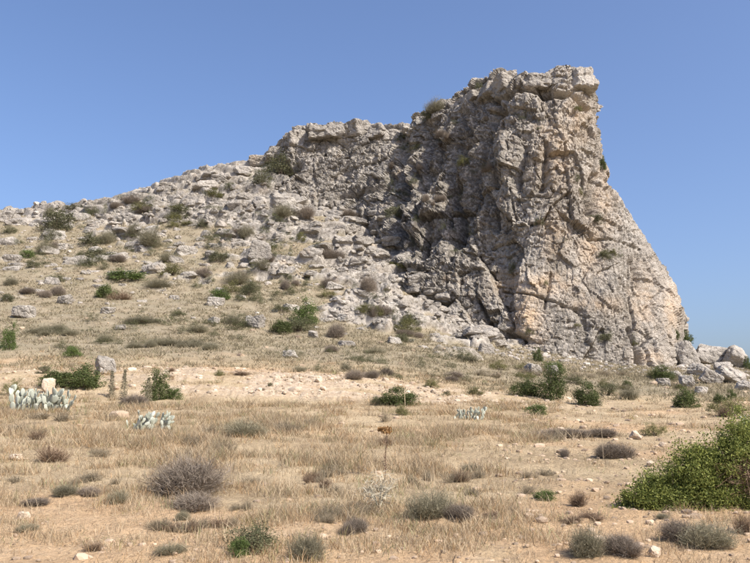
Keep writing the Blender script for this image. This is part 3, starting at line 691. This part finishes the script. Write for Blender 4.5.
def dome(n_, r_, lump, zmin=0.02, squat=1.0):
    """points spread through a lumpy half-dome of unit width and unit height"""
    th_ = r_.uniform(0, 6.2832, n_); cz = r_.uniform(0, 1, n_) ** 0.8
    D3 = np.stack([np.cos(th_) * np.sqrt(1 - cz ** 2), np.sin(th_) * np.sqrt(1 - cz ** 2), cz], 1)
    rad = 1 + lump * fbm(D3 * 1.7 + r_.uniform(0, 50), int(r_.integers(1e6)), 2)
    Q = D3 * rad[:, None] * np.array([0.5, 0.5, 0.95]); Q[:, 2] = np.maximum(Q[:, 2], 0.001) ** squat; Q[:, 2] = np.maximum(Q[:, 2], zmin); return Q
def leafy(seed, nclump, nleaf, size, lump=0.45, asp=0.5, cr=0.085):
    r_ = np.random.default_rng(seed); C = dome(nclump, r_, lump) * r_.uniform(0.55, 1.02, nclump)[:, None]
    cs = r_.uniform(0.6, 1.3, nclump) * cr
    q = r_.integers(0, nclump, nleaf); P_ = C[q] + r_.normal(size=(nleaf, 3)) * cs[q][:, None] * np.array([1, 1, 1.1]); P_[:, 2] = np.maximum(P_[:, 2], 0.0)
    stems = []
    for i in range(0, min(nclump, 14)):
        c = C[i]; mid = c * np.array([0.35, 0.35, 0.5]); stems.append(([(0, 0, -0.06), mid, c], [0.022, 0.014, 0.005]))
    return leaf_cloud(P_, size, r_, 0.35, asp), tubes(stems, 4)
def twiggy(seed, n_, w, lump=0.25, leaf=0):
    r_ = np.random.default_rng(seed); T_ = dome(n_, r_, lump, squat=0.62) * (r_.uniform(0.55, 1.05, n_) + 0.15 * (r_.uniform(0, 1, n_) > 0.96))[:, None]; lob = r_.integers(0, 5, n_); lc = r_.normal(0, 0.17, (5, 2)); ls = r_.uniform(0.45, 0.95, 5); ls[0] = 1.0; lc[0] *= 0.3; T_ = T_ * ls[lob][:, None]; T_[:, :2] += lc[lob]; root_ = np.c_[lc[lob], np.zeros(n_)]
    A_ = root_ + (T_ - root_) * r_.uniform(0.0, 0.5, n_)[:, None] * np.array([1, 1, 0.6]); A_[:, 2] -= 0.02
    K = root_ + (T_ - root_) * 0.8 + r_.normal(size=T_.shape) * 0.06
    V1, F1 = ribbons(A_, K, w, w * 0.8, r_); V2, F2 = ribbons(K, T_ + r_.normal(size=T_.shape) * 0.04, w * 0.8, w * 0.35, r_)
    V3, F3 = ribbons(K, T_ + r_.normal(size=T_.shape) * 0.09, w * 0.7, w * 0.3, r_)
    V = [V1, V2, V3]; F = [F1, F2 + len(V1), F3 + len(V1) + len(V2)]
    if leaf:
        q = r_.integers(0, n_, leaf); V4, F4 = leaf_cloud(T_[q] + r_.normal(size=(leaf, 3)) * 0.035, 0.018, r_, 0.4, 0.35); F.append(F4 + sum(map(len, V))); V.append(V4)
    stems = [([(0, 0, -0.06), T_[i] * 0.5], [0.018, 0.006]) for i in range(9)]
    return (np.concatenate(V), np.concatenate(F)), tubes(stems, 4)
PROTO = {}
for kd, n_p, fn in [('G', 5, lambda s: leafy(s, 80, 6500, 0.027, 0.55, 0.5, 0.075)), ('L', 3, lambda s: leafy(s, 60, 4500, 0.029, 0.5, 0.5, 0.08)), ('O', 4, lambda s: leafy(s, 60, 4200, 0.024, 0.55, 0.45, 0.08)),
                    ('Y', 2, lambda s: leafy(s, 55, 3800, 0.025, 0.5, 0.45, 0.08)), ('C', 3, lambda s: twiggy(s, 1500, 0.0034, 0.5, 1800)), ('P', 3, lambda s: twiggy(s, 3200, 0.0032, 0.4)), ('B', 2, lambda s: twiggy(s, 800, 0.005, 0.8)), ('T', 3, lambda s: twiggy(s, 300, 0.006, 1.0, 260)), ('S', 5, lambda s: leafy(s, 30, 1500, 0.026, 1.1, 0.4, 0.075))]:
    for i in range(n_p):
        (lv, lf), (sv, sf) = fn(600 + i * 7 + ord(kd) * 31)
        PROTO.setdefault(kd, []).append((mesh_np('foliage', lv, lf, M[kd]), mesh_np('stem', sv, sf, M['wood'])))
KIND = {}
def shrub(px, py, w, h, kd, label, name='shrub', cat='shrub', group=None, i=None, parts=True):
    p = hit(px, py)
    if p is None: return None
    s = p[1] / FPX; fo, st = PROTO[kd][random.randrange(len(PROTO[kd])) if i is None else i]
    sc = (w * s, w * s * 0.9, h * s * 1.02); rz = random.uniform(0, 6.28)
    if parts:
        e = obj(name, None, None, (p[0], p[1] + 0.15 * w * s, p[2] - 0.04 * h * s), (0, 0, rz), sc)
        obj('foliage', fo, e); obj('stem', st, e)
    else:
        e = obj(name, fo, None, (p[0], p[1] + 0.1 * w * s, p[2] - 0.04 * h * s), (0, 0, rz), sc)
    return tag(e, label, cat, group)
SHRUBS = [
    # upper left slope
    (53,229,36,22,'O','large dark shrub on the grassy hump at the left skyline'),
    (52,238,20,10,'O','low dark bush just below the large one on the left skyline hump'),
    (48,214,9,9,'C','small grey bush on the left skyline behind the large dark one'),
    (71,208,20,7,'O','thin dark bush on the skyline right of the grassy hump'),
    (93,214,13,10,'O','small green bush on pale rock just under the left skyline'),
    (9,232,14,8,'O','low olive bush at the left edge under the skyline'),
    (91,245,28,15,'O','dark green shrub below the first pale rocks of the left skyline'),
    (107,243,16,14,'C','grey twiggy shrub touching the dark green one below the left rocks'),
    (27,256,15,9,'L','small bright green bush left of a purplish cushion near the left edge'),
    (42,252,20,13,'C','purplish grey cushion right of a small bright bush near the left edge'),
    (33,267,16,8,'O','low olive bush beside two pale stones on the left slope'),
    (99,259,36,12,'O','wide dark spreading shrub below the left rocks'),
    (124,279,38,11,'L','wide low bright green bush on the left slope'),
    (54,280,20,8,'O','low olive-brown cushion alone on the straw of the left slope'),
    (104,297,20,14,'G','rounded dark green bush above the left scrub belt'),
    (121,298,18,10,'B','flat brown bush right of the rounded dark green one'),
    (8,285,14,9,'C','low grey cushion at the left edge above the pale boulder'),
    (5,300,14,10,'O','olive bush at the left edge above the pale blocky boulder'),
    (177,217,23,14,'O','rounded dark green shrub on bare rock of the left ridge'),
    (203,226,14,9,'O','small green shrub in rock right of the rounded ridge one'),
    (149,244,24,17,'C','large grey-green shrub among rocks under the left ridge'),
    (135,236,18,12,'C','grey shrub up-left of the large grey-green one under the ridge'),
    (133,206,10,6,'O','tiny dark bush on the skyline of the left ridge'),
    (146,203,12,6,'O','low dark bush just inside the skyline of the left ridge'),
    (166,261,18,12,'C','pale grey-green shrub between rocks above the yellow-green one'),
    (170,274,22,13,'Y','yellow-green shrub at the lower edge of the left rocks'),
    (157,287,26,10,'C','flat dark grey-green cushion below the yellow-green shrub'),
    (217,261,20,13,'O','dark green shrub among pale rocks in the middle of the left ridge'),
    (203,276,16,14,'P','purple-brown twiggy bush among rocks on the left slope'),
    (236,282,28,14,'C','broad grey-green shrub below the middle ridge rocks'),
    (219,299,20,11,'L','bright green bush leaning over a flat stone on the left slope'),
    (230,293,16,12,'Y','yellowish bush behind the one leaning over a flat stone'),
    (246,295,15,12,'O','dark bush right of the yellowish one on the left slope'),
    (247,237,17,14,'C','round grey bush beside the big limestone hump'),
    (228,188,14,8,'O','small dark cushion on a light rock near the top of the ridge'),
    (212,197,20,10,'Y','green patch beside a dark hollow near the ridge top'),
    (233,324,15,11,'C','round grey cushion on straw between two whitish rocks'),
    (177,315,13,6,'O','small flat olive cushion on straw at left centre'),
    (281,175,34,20,'O','dark shrub in the gully at the left end of the crest'),
    (262,183,22,14,'O','olive shrub lower in the gully at the left end of the crest'),
    (280,216,26,14,'C','dull shrub on the terrace below the crest cliff, left of the purple one'),
    (302,218,28,18,'P','purplish bare bush on the terrace below the crest cliff'),
    (348,216,22,12,'P','second purplish bush on the terrace under the shadowed gully'),
    (250,290,20,13,'O','dark grey-green bush at the foot of the rocky ramp, left of centre'),
    (262,268,14,11,'C','grey bush below the big limestone hump'),
    (330,258,28,14,'P','brownish bush among blocks in the middle of the ramp'),
    (318,249,18,8,'O','flat olive bush tucked between blocks above the brownish one'),
    (329,286,18,14,'P','purple-grey bush beside the jutting slab'),
    (305,322,24,21,'L','brightest green tall bush in the middle of the slope'),
    (278,332,20,13,'G','yellow-green juniper at the left foot of the brightest bush'),
    (299,331,30,17,'O','grey-green shrub spreading below the brightest bush'),
    (280,311,20,8,'O','flat grey-green bush up-left of the brightest bush'),
    (337,336,22,19,'P','round purple-brown bush right of the brightest green bush'),
    (362,318,20,9,'O','green low bush right of the flat slab at centre slope'),
    (372,316,12,14,'P','purple-grey upright bush on the rocks at centre slope'),
    (407,333,22,12,'Y','green shrub among pale slabs left of the cliff foot'),
    (400,341,14,10,'O','small olive bush between pale slabs at the ramp foot'),
    (371,291,20,20,'P','brown-purple bush at the left side of the dark hollow'),
    # on the crag
    (437,110,24,15,'C','grey-olive bush on the skyline shoulder left of the summit'),
    (427,119,16,12,'O','dark bush below the skyline one on the summit shoulder'),
    (479,88,8,8,'O','tiny bush at the left foot of the summit cap'),
    (400,271,22,11,'Y','green bush rooted over the dark hollow on the ramp'),
    (394,216,20,12,'O','olive bush on the shadowed left cliff'),
    (463,165,12,10,'Y','small yellowish tuft in a gully of the shadowed cliff'),
    (603,169,7,13,'G','thin green sapling on the right shoulder of the crag'),
    (594,223,18,9,'O','bush on the ledge below the cleft in the right cliff'),
    (604,258,14,8,'O','small bush on the right cliff halfway down'),
    (538,224,10,8,'O','tiny bush on the cliff face left of the cleft'),
    (512,272,8,12,'O','thin grey bush in a crack of the pale lower cliff'),
    (607,340,14,8,'O','small green bush low on the cliff right of the grey slab'),
    (677,338,8,9,'G','small bush on the right edge low on the crag'),
    (700,343,16,12,'G','green bush behind the skyline boulders at the right'),
    (749,352,10,12,'G','dark bush on the skyline at the right edge'),
    # foot of the crag
    (551,398,29,30,'G','tallest green juniper below the crag'),
    (527,394,30,17,'G','lower browner juniper joined to the left of the tallest one'),
    (589,404,28,25,'G','dense green juniper right of the tallest one'),
    (536,414,25,13,'L','small bright juniper in front of the tallest one'),
    (538,361,12,13,'G','dark small bush against the ochre foot of the cliff'),
    (553,370,22,11,'L','bright green bush on the boulders at the cliff foot'),
    (499,368,18,10,'Y','yellow-green bush near the fallen block left of the ochre patch'),
    (574,382,26,10,'O','olive low shrub behind the dense juniper'),
    (609,394,22,15,'O','dark grey shrub just right of the dense juniper'),
    (628,399,24,15,'C','grey-green shrub second to the right of the dense juniper'),
    (626,386,12,8,'G','small green bush above the grey-green pair at the right'),
    (396,405,40,20,'G','dark juniper on the gravel bank at picture centre'),
    (377,404,18,13,'O','olive bush at the left end of the central bank juniper'),
    (401,415,19,11,'Y','yellow-green cushion in front of the central bank juniper'),
    (431,387,18,9,'Y','low green cushion above the gravel bank right of centre'),
    (474,394,24,8,'Y','flat green cushion above the pale cactus on the bank'),
    (446,395,10,6,'O','tiny dark cushion right of the central bank juniper'),
    (686,406,28,21,'G','dark bush with bare stems below the right-hand rocks'),
    (665,379,24,13,'G','green bush at the right foot of the crag'),
    (651,377,10,9,'Y','yellowish bush left of the green one at the crag\'s right foot'),
    (718,402,14,11,'G','small round bush left of its twin under the tilted wedge slab'),
    (733,399,11,11,'G','small round bush directly under the tilted wedge slab'),
    (733,415,42,18,'Y','broad yellow-olive bush at the right edge above the big green one'),
    (724,416,15,13,'B','brown bare-stemmed bush in front of the broad yellow-olive one'),
    (655,434,24,13,'Y','small olive cushion with dark foot on stony soil'),
    # left middle ground
    (83,389,42,25,'G','dark juniper in front of the grey angular block'),
    (53,386,38,18,'G','thin juniper spreading behind the tan upright stone'),
    (152,398,24,27,'G','dark upright juniper on the bank left of centre'),
    (171,399,22,13,'L','low bright juniper joined to the right of the upright one'),
    (6,349,18,26,'L','bright green bush cut by the left picture edge'),
    (72,357,19,12,'L','small bright bush on the bench above the left junipers'),
    (132,404,28,13,'P','purple-grey cushion between the two left prickly pears'),
    (11,395,20,18,'Y','yellow-green weedy clump behind the left prickly pear'),
    (43,372,16,9,'O','olive bush up-left of the left junipers'),
    (172,370,9,5,'B','tiny brown cushion on the bench above the low bright juniper'),
    (240,375,18,6,'B','flat red-brown cushion on the upper lip of the gravel bank'),
    (218,374,12,7,'Y','tiny green cushion on the upper lip of the gravel bank'),
    (271,387,7,4,'O','tiny cushion in the middle of the gravel bank'),
    # foreground
    (187,490,80,38,'P','biggest purple-grey thorny cushion in the left foreground'),
    (193,510,52,18,'P','low grey thorny mound in front of the biggest purple cushion'),
    (182,521,18,10,'C','small grey-green tuft below the low thorny mound'),
    (245,437,54,20,'C','broad grey-olive cushion left of centre in the dry grass'),
    (250,553,56,33,'O','ragged half-green plant with brown leaves at the bottom'),
    (238,556,22,20,'L','green leafy sprig in the left side of the ragged bottom plant'),
    (308,561,44,28,'C','pale grey twig mound at the bottom right of the ragged plant'),
    (352,533,30,18,'P','dead grey tangle below the pale spiny plant'),
    (436,518,54,33,'C','grey-green cushion at right of the pale spiny plant'),
    (458,519,30,18,'P','dead purplish clump at the right side of the grey-green cushion'),
    (590,554,42,32,'C','grey-green cushion at the bottom right of centre'),
    (622,556,40,22,'P','purple-grey cushion joined to the right of the bottom grey-green one'),
    (684,543,40,26,'P','purple-grey twiggy cushion below the big green bush'),
    (712,548,56,30,'C','pale green feathery mound right of the twiggy cushion under the big bush'),
    (742,533,24,22,'B','brown dry weeds under the big bush at the right edge'),
    (46,462,42,20,'B','dark dry brush patch in the grass at left'),
    (62,494,30,12,'C','small grey-green tuft on the left foreground soil'),
    (86,496,24,10,'P','pale lilac twig patch beside the small left tuft'),
    (118,503,28,16,'C','dark grey-green tuft left of the low thorny mound'),
    (172,555,32,13,'C','small grey dead mound on soil at bottom left'),
    (92,551,24,9,'B','brown dead sprig on bare soil at bottom left'),
    (22,530,24,8,'C','flat grey-green tuft under the pale lower-left stone'),
    (36,504,34,8,'P','flat dead twig mat up-slope of the pale lower-left stone'),
    (545,500,24,11,'L','small green plant on bare soil right of centre'),
    (578,506,22,17,'B','reddish-brown dry tuft right of the small green plant'),
    (617,459,34,18,'P','dead purplish weeds at the thin right-hand stalk'),
    (562,437,46,11,'P','long low lilac-grey mat on stony soil right of centre'),
    (598,437,30,10,'P','right end clump of the long low lilac-grey mat'),
    (564,457,10,10,'P','tiny upright lilac tuft below the long low mat'),
    (470,471,22,9,'C','small olive tuft in the grass right of the orange thistle'),
    (662,519,16,6,'C','tiny grey tuft at the left foot of the big bush'),
    (750,505,20,18,'L','green sprig at the right edge beneath the big bush'),
]
for (px, py, w, h, kd, lab) in SHRUBS:
    k_ = (1.2 if kd != 'P' else 0.9) if py < 345 else 1.0
    shrub(px, py, w * k_, h * k_, kd, lab)

# low scrub: each told apart by the landmark it grows beside
MARKS = [(53,225,'dark skyline shrub'),(20,312,'leftmost blocky boulder'),(62,300,'low pale boulder at left'),(105,368,'grey angular block'),(47,385,'tan upright stone'),(255,322,'knobbly pale rock'),(305,315,'brightest green bush'),
    (337,328,'round purple-brown bush'),(213,300,'twin green bushes'),(233,320,'round grey cushion'),(150,266,'broad pale rock mound'),(260,248,'big limestone hump'),(335,284,'jutting slab'),(532,367,'angular cliff-foot boulder'),(487,347,'tilted fallen block'),
    (393,338,'elongated centre rock'),(418,278,'square-cut block'),(551,385,'tallest juniper'),(589,395,'dense juniper'),(396,396,'central bank juniper'),(83,380,'left dark juniper'),(152,388,'upright left juniper'),(72,352,'small bright bench bush'),
    (6,340,'bush cut by the left edge'),(124,275,'wide bright green bush'),(104,292,'rounded dark green bush'),(177,212,'rounded ridge shrub'),(91,240,'dark shrub under left rocks'),(302,212,'purplish terrace bush'),(281,167,'dark crest gully shrub'),(36,400,'large prickly pear'),
    (149,420,'low prickly pear'),(468,410,'small whitish prickly pear'),(187,475,'biggest thorny cushion'),(245,430,'broad grey-olive cushion'),(436,505,'centre grey-green cushion'),(378,497,'pale spiny plant'),(384,440,'orange thistle'),(545,496,'small green soil plant'),
    (617,452,'weeds at the thin stalk'),(580,434,'long lilac-grey mat'),(62,490,'small left tuft'),(46,454,'dark dry brush patch'),(437,104,'skyline shoulder bush'),(486,165,'main gully'),(400,266,'bush over the dark hollow'),(394,211,'bush on the shadowed cliff'),(545,152,'vertical crack'),(590,196,'right cleft'),(528,318,'ochre patch'),(604,254,'halfway bush on the right cliff'),(594,218,'ledge bush below the cleft'),(607,336,'low bush on the cliff'),
    (463,162,'yellowish gully tuft'),(236,277,'broad ridge-foot shrub'),(157,283,'flat dark cushion'),(217,256,'mid-ridge dark shrub'),(288,352,'rock above the bank'),(404,372,'tall thin stalk'),(499,363,'bush by the ochre patch'),(628,393,'grey-green pair')]
BELT = []
def belt(nb, xr, yf, wr, hr, kinds, labels, group):
    k = 0; t = 0; last = None
    while k < nb and t < nb * 20:
        t += 1; px = random.uniform(*xr); y0, y1 = yf(px); py = random.uniform(y0, y1)
        kd = random.choice(kinds)
        if last and random.random() < 0.58: px = last[0] + random.uniform(-0.8, 0.8) * wr[1]; py = last[1] + random.uniform(-0.35, 0.35) * hr[1]; kd = random.choice([last[2], kd])
        if not (xr[0] <= px <= xr[1]): continue
        last = (px, py, kd); w_, h_ = random.uniform(*wr), random.uniform(*hr)
        o = shrub(px, py, w_, h_, kd, 'x', 'dry_tuft' if kd in 'TB' else 'cliff_plant' if group[:5] == 'cliff' and wr[0] < 8 else 'dwarf_shrub', 'tuft' if kd in 'TB' else 'plant' if group[:5] == 'cliff' and wr[0] < 8 else 'shrub', group + ' ' + kd_name[kd], parts=False)
        if o: k += 1; BELT.append((o, px, py - h_ / 2, labels[kd]))
def label_belts():
    seen = {}
    for o, px, py, lab in BELT:
        mx, my, mn = min(MARKS, key=lambda q: (q[0] - px) ** 2 + ((q[1] - py) * 1.3) ** 2)
        a_ = math.degrees(math.atan2(my - py, px - mx)) % 360; d = math.hypot(px - mx, py - my)
        w = ['right of', 'up-right of', 'above', 'up-left of', 'left of', 'down-left of', 'below', 'down-right of'][int((a_ + 22.5) // 45) % 8]
        if d < 10: w = 'touching'
        seen.setdefault(' '.join(lab.split()[:3]) + ' {}' + w + ' the ' + mn, []).append((d, o))
    for t, lst in seen.items():
        lst.sort(key=lambda q: q[0])
        for i, (d, o) in enumerate(lst):
            o['label'] = t.format('' if len(lst) == 1 else ['nearest ', 'second nearest ', 'third nearest ', 'fourth nearest ', 'fifth nearest ', 'sixth nearest ', 'seventh nearest ', 'eighth nearest ', 'ninth nearest ', 'tenth nearest ', 'eleventh nearest ', 'twelfth nearest ', 'farthest '][min(i, 12)])
kd_name = dict(O='olive', C='grey', P='purplish', Y='yellowish', B='brown', G='green', L='bright', T='straw', S='olive')
belt(56, (25, 265), lambda x: (318, 352), (12, 28), (6, 11), 'SSSC', dict(S='low olive shrub in the scrub belt across the left slope', C='low grey shrub in the scrub belt across the left slope'), 'left scrub belt')
belt(34, (262, 470), lambda x: (348, 372) if x < 380 else (350, 378), (12, 26), (6, 11), 'SSSCCP', dict(S='low olive shrub in the belt under the centre slope rocks', C='low grey shrub in the belt under the centre slope rocks', P='low purplish shrub in the belt under the centre slope rocks'), 'centre scrub belt')
belt(138, (20, 420), lambda x: (np.interp(x, [20, 60, 150, 230, 290, 420], [222, 215, 200, 190, 215, 285]), np.interp(x, [60, 150, 300, 420], [300, 300, 310, 335])), (9, 22), (6, 12), 'SSSSSSSPY',
     dict(S='small olive tuft wedged between rocks of the upper slope', P='small purplish tuft wedged between rocks of the upper slope', Y='small yellowish tuft wedged between rocks of the upper slope'), 'rock tufts')
belt(30, (470, 690), lambda x: (np.interp(x, [470, 560, 640], [362, 368, 376]), np.interp(x, [470, 560, 640], [380, 385, 392])), (9, 22), (5, 9), 'STY', dict(S='low olive tuft on rubble at the foot of the cliff', T='low straw tuft on rubble at the foot of the cliff', Y='low yellowish tuft on rubble at the foot of the cliff'), 'cliff foot tufts')
belt(26, (505, 640), lambda x: (np.interp(x, [505, 590, 640], [100, 110, 260]), 350), (5, 11), (4, 9), 'SSSY', dict(S='tiny olive tuft in a crack of the sunlit cliff', Y='tiny yellowish tuft in a crack of the sunlit cliff'), 'cliff face tufts')
belt(48, (390, 500), lambda x: (np.interp(x, [395, 440, 500], [140, 120, 110]), np.interp(x, [395, 430, 500], [250, 270, 300])), (6, 14), (5, 10), 'SSSP', dict(S='tiny olive tuft clinging to the shadowed left cliff', P='tiny purplish tuft clinging to the shadowed left cliff'), 'cliff tufts')
belt(84, (0, 640), lambda x: (416, 535), (12, 30), (7, 14), 'TTTTTB', dict(T='small straw tuft scattered in the foreground dry grass', B='dead brown tuft scattered in the foreground dry grass', P='dead purplish tuft scattered in the foreground dry grass'), 'foreground tufts')

label_belts()
# big green bush at the right
def big_bush():
    r_ = np.random.default_rng(77); p = hit(700, 507); s = p[1] / FPX
    lobes = [(-60,8,26,20),(-36,10,40,34),(-10,12,50,58),(18,14,56,74),(48,18,58,83),(84,22,58,88),(112,24,50,82),(60,4,46,44),(-44,4,28,22),(10,2,40,34),(88,2,44,44),(-20,3,34,28),(34,4,44,48)]
    Vs = []; stems = []; dead = []
    for (dx, dy, w, h) in lobes:
        nl = int(w * h * 4.0) + 800; nc = int(w * h / 34) + 12
        C = dome(nc, r_, 0.5) * r_.uniform(0.55, 1.1, nc)[:, None] * np.array([w * 1.25, w * 1.1, h]) * s + np.array([dx, dy, 0]) * s
        q = r_.integers(0, nc, nl); L = C[q] + r_.normal(size=(nl, 3)) * (0.03 + 0.045 * r_.uniform(0, 1, nc)[q])[:, None]; L[:, 2] = np.maximum(L[:, 2], 0.01); Vs.append(L)
        for i in range(0, nc, 3):
            b0_ = np.array([dx * 0.7, dy + 6, 0]) * s; stems.append(([b0_, (b0_ + C[i]) / 2 + [0, 0, 0.05], C[i]], [0.014, 0.009, 0.003]))
    L = np.concatenate(Vs)
    # a dead, leafless patch low in front
    bare = np.exp(-((L[:, 0] / s - 52) / 26) ** 2 - ((L[:, 2] / s - 30) / 14) ** 2) * (L[:, 1] / s < 16)
    keep = r_.uniform(0, 1, len(L)) > bare * 0.97
    deadL = L[~keep]; L = L[keep]
    root = tag(obj('leafy_bush', None, None, (p[0], p[1], p[2] - 0.03)), 'big leafy green bush filling the lower right corner', 'bush')
    V, F = leaf_cloud(L, 0.0155, r_, 0.45, 0.5); obj('foliage', mesh_np('foliage', V, F, M['big']), root)
    V, F = tubes(stems, 4); obj('stem', mesh_np('stem', V, F, M['wood']), root)
    d = deadL[r_.integers(0, len(deadL), 2600)]; e = d + r_.normal(size=d.shape) * 0.09
    V, F = ribbons(d, e, 0.0035, 0.0015, r_); tag(obj('dead_twigs', mesh_np('dead_twigs', V, F, M['B']), root), 'bare brown dead patch low in the bush')
M['big'] = leaf_mat('bush_green', (0.085, 0.115, 0.028), (0.430, 0.450, 0.130), 0.40, 0.5)
big_bush()

# ------------------------------------------------------------------ prickly pears: every pad a part
V, F = ICO[2]; pv = V.copy(); pv = pv * np.array([0.5, 0.055, 0.5]); pv[:, 0] *= 0.42 + 0.20 * (pv[:, 2] + 0.5); pv[:, 2] += 0.47
PAD = mesh_np('pad', pv, F, M['cactus'], None, True)
def cactus(px, py, w, h, nbase, label, seed, tall=0.95):
    p = hit(px, py); s = p[1] / FPX; r_ = random.Random(seed)
    root = tag(obj('prickly_pear', None, None, (p[0], p[1], p[2] - 0.02)), label, 'cactus')
    def pad(pos, size, yaw, lean, roll, lvl):
        m_ = Matrix.Translation(pos) @ Matrix.Rotation(yaw, 4, 'Z') @ Matrix.Rotation(lean, 4, 'Y') @ Matrix.Rotation(roll, 4, 'X') @ Matrix.Diagonal((size, size, size, 1))
        o = obj('pad', PAD, root); o.matrix_local = m_
        if lvl < 2:
            for q in range(r_.choice([1, 2, 2]) if lvl == 0 else r_.choice([0, 1, 1, 2])):
                tip = m_ @ Vector((r_.uniform(-0.22, 0.22), 0, r_.uniform(0.82, 0.93)))
                if tip.z < h * s * 0.8: pad(tip, size * r_.uniform(0.78, 1.0), yaw + r_.uniform(-0.8, 0.8), lean + r_.uniform(-0.6, 0.6), r_.uniform(-0.3, 0.3), lvl + 1)
    for i in range(nbase):
        x = ((i + 0.5) / nbase - 0.5) * w * s * 0.85 + r_.uniform(-.08, .08)
        pad(Vector((x, r_.uniform(-0.3, 0.5), 0)), h * s * r_.uniform(0.28, 0.42), r_.uniform(-1.2, 1.2), r_.uniform(-0.3, 0.85), r_.uniform(-0.45, 0.45), 0)
cactus(36, 411, 62, 26, 42, 'large silvery prickly pear clump in front of the tan upright stone', 1)
cactus(149, 428, 48, 20, 24, 'low pale prickly pear clump in the dry grass left of centre', 2)
cactus(468, 418, 31, 15, 20, 'small whitish prickly pear on the bank right of the central juniper', 3)
cactus(747, 424, 14, 14, 3, 'pale prickly pear pads showing behind the big bush at the right edge', 4)

# ------------------------------------------------------------------ stalks, thistle, spiny plant
def stalk(px, py, h, name, label, cat, rad=0.012, mat='stalk', lean=0.03):
    p = hit(px, py); s = p[1] / FPX; H = h * s
    e = tag(obj(name, None, None, tuple(p)), label, cat)
    V, F = tubes([([(0, 0, -0.05), (lean * H * .4, 0, H * 0.5), (lean * H, 0, H)], [rad, rad * 0.8, rad * 0.4])], 5)
    obj('stem', mesh_np('stem', V, F, M[mat]), e); return e, H, s
e, H, s = stalk(404, 409, 58, 'flower_stalk', 'tall thin dry flower stalk rising in front of the central bank juniper', 'stalk', 0.013, lean=-0.04)
r_ = np.random.default_rng(5); z_ = r_.uniform(0.62, 1.0, 60) * H; C = np.stack([-0.04 * z_, z_ * 0, z_], 1); V, F = ribbons(C, C + r_.normal(size=C.shape) * 0.06, 0.006, 0.004, r_); obj('seed_pods', mesh_np('seed_pods', V, F, M['stalk']), e)
e, H, s = stalk(602, 458, 54, 'flower_stalk', 'tall thin pale stalk on stony soil right of centre', 'stalk', 0.005, 'stalk', -0.02)
z_ = r_.uniform(0.6, 1.0, 40) * H; C = np.stack([-0.02 * z_, z_ * 0, z_], 1); V, F = ribbons(C, C + r_.normal(size=C.shape) * 0.025, 0.003, 0.002, r_); obj('seed_pods', mesh_np('seed_pods', V, F, M['palestalk']), e)
for px, py, h, lab in [(111, 397, 26, 'grey-green flower spire left of the upright juniper, leftmost of three'), (122, 398, 30, 'tallest grey-green flower spire left of the upright juniper'), (146, 402, 26, 'grey-green flower spire right in front of the upright juniper')]:
    e, H, s = stalk(px, py, h, 'flower_spire', lab, 'plant', 0.02, 'C', random.uniform(-.05, .05))
    nl = 900; z_ = r_.uniform(0.0, 1.0, nl) ** 1.1 * H; rd = 0.17 * (1.05 - z_ / H) + 0.04; a_ = r_.uniform(0, 6.28, nl)
    V, F = leaf_cloud(np.stack([np.cos(a_) * rd * r_.uniform(.2, 1, nl), np.sin(a_) * rd * r_.uniform(.2, 1, nl), z_], 1), 0.03, r_, 0.3, 0.4); obj('foliage', mesh_np('foliage', V, F, M['C']), e)
e, H, s = stalk(384, 476, 46, 'dried_thistle', 'dried thistle with orange-brown head standing in the centre foreground', 'thistle', 0.009, 'B', 0.03)
C = r_.normal(size=(260, 3)) * np.array([0.05, 0.05, 0.028]) + np.array([0.03 * H, 0, H]); C = np.clip(r_.normal(size=(260, 3)), -1.5, 1.5) * np.array([0.05, 0.05, 0.03]) + np.array([0.03 * H, 0, H]); C[:90] = (C[:90] - [0.03 * H, 0, H]) * 0.6 + [0.03 * H - 0.085, 0, H + 0.015]
for cc_ in (C[:90], C[90:]):
    V, F = leaf_cloud(cc_, 0.022, r_, 0.5, 0.45); obj('flower_head', mesh_np('flower_head', V, F, M['orange']), e)
z_ = r_.uniform(0.1, 0.9, 46) * H; A_ = np.stack([0.03 * z_, z_ * 0, z_], 1); V, F = ribbons(A_, A_ + r_.normal(size=A_.shape) * 0.05 + [0, 0, 0.02], 0.007, 0.002, r_); obj('leaf', mesh_np('leaf', V, F, M['B']), e)
p = hit(378, 509); e = tag(obj('spiny_plant', None, None, tuple(p)), 'pale dried spiny plant with branching whitish stems at centre foreground', 'plant')
paths = []
for i in range(13):
    a_ = r_.uniform(0, 6.28); l_ = r_.uniform(0.18, 0.36); o_ = np.array([math.cos(a_) * l_ * 0.55, math.sin(a_) * l_ * 0.4, l_]); paths.append(([(0, 0, -0.02), o_ * [0.35, 0.35, 0.5], o_], [0.008, 0.006, 0.002]))
    for q in range(3): paths.append(([o_ * 0.6, o_ * 0.75 + r_.normal(size=3) * 0.05], [0.004, 0.0015]))
V, F = tubes(paths, 4); obj('stem', mesh_np('stem', V, F, M['palestalk']), e)
A_ = r_.normal(size=(240, 3)) * np.array([0.09, 0.08, 0.09]) + [0, 0, 0.22]; V, F = ribbons(A_, A_ + r_.normal(size=A_.shape) * 0.05, 0.004, 0.001, r_); tag(obj('spines', mesh_np('spines', V, F, M['palestalk']), e), kind='stuff')
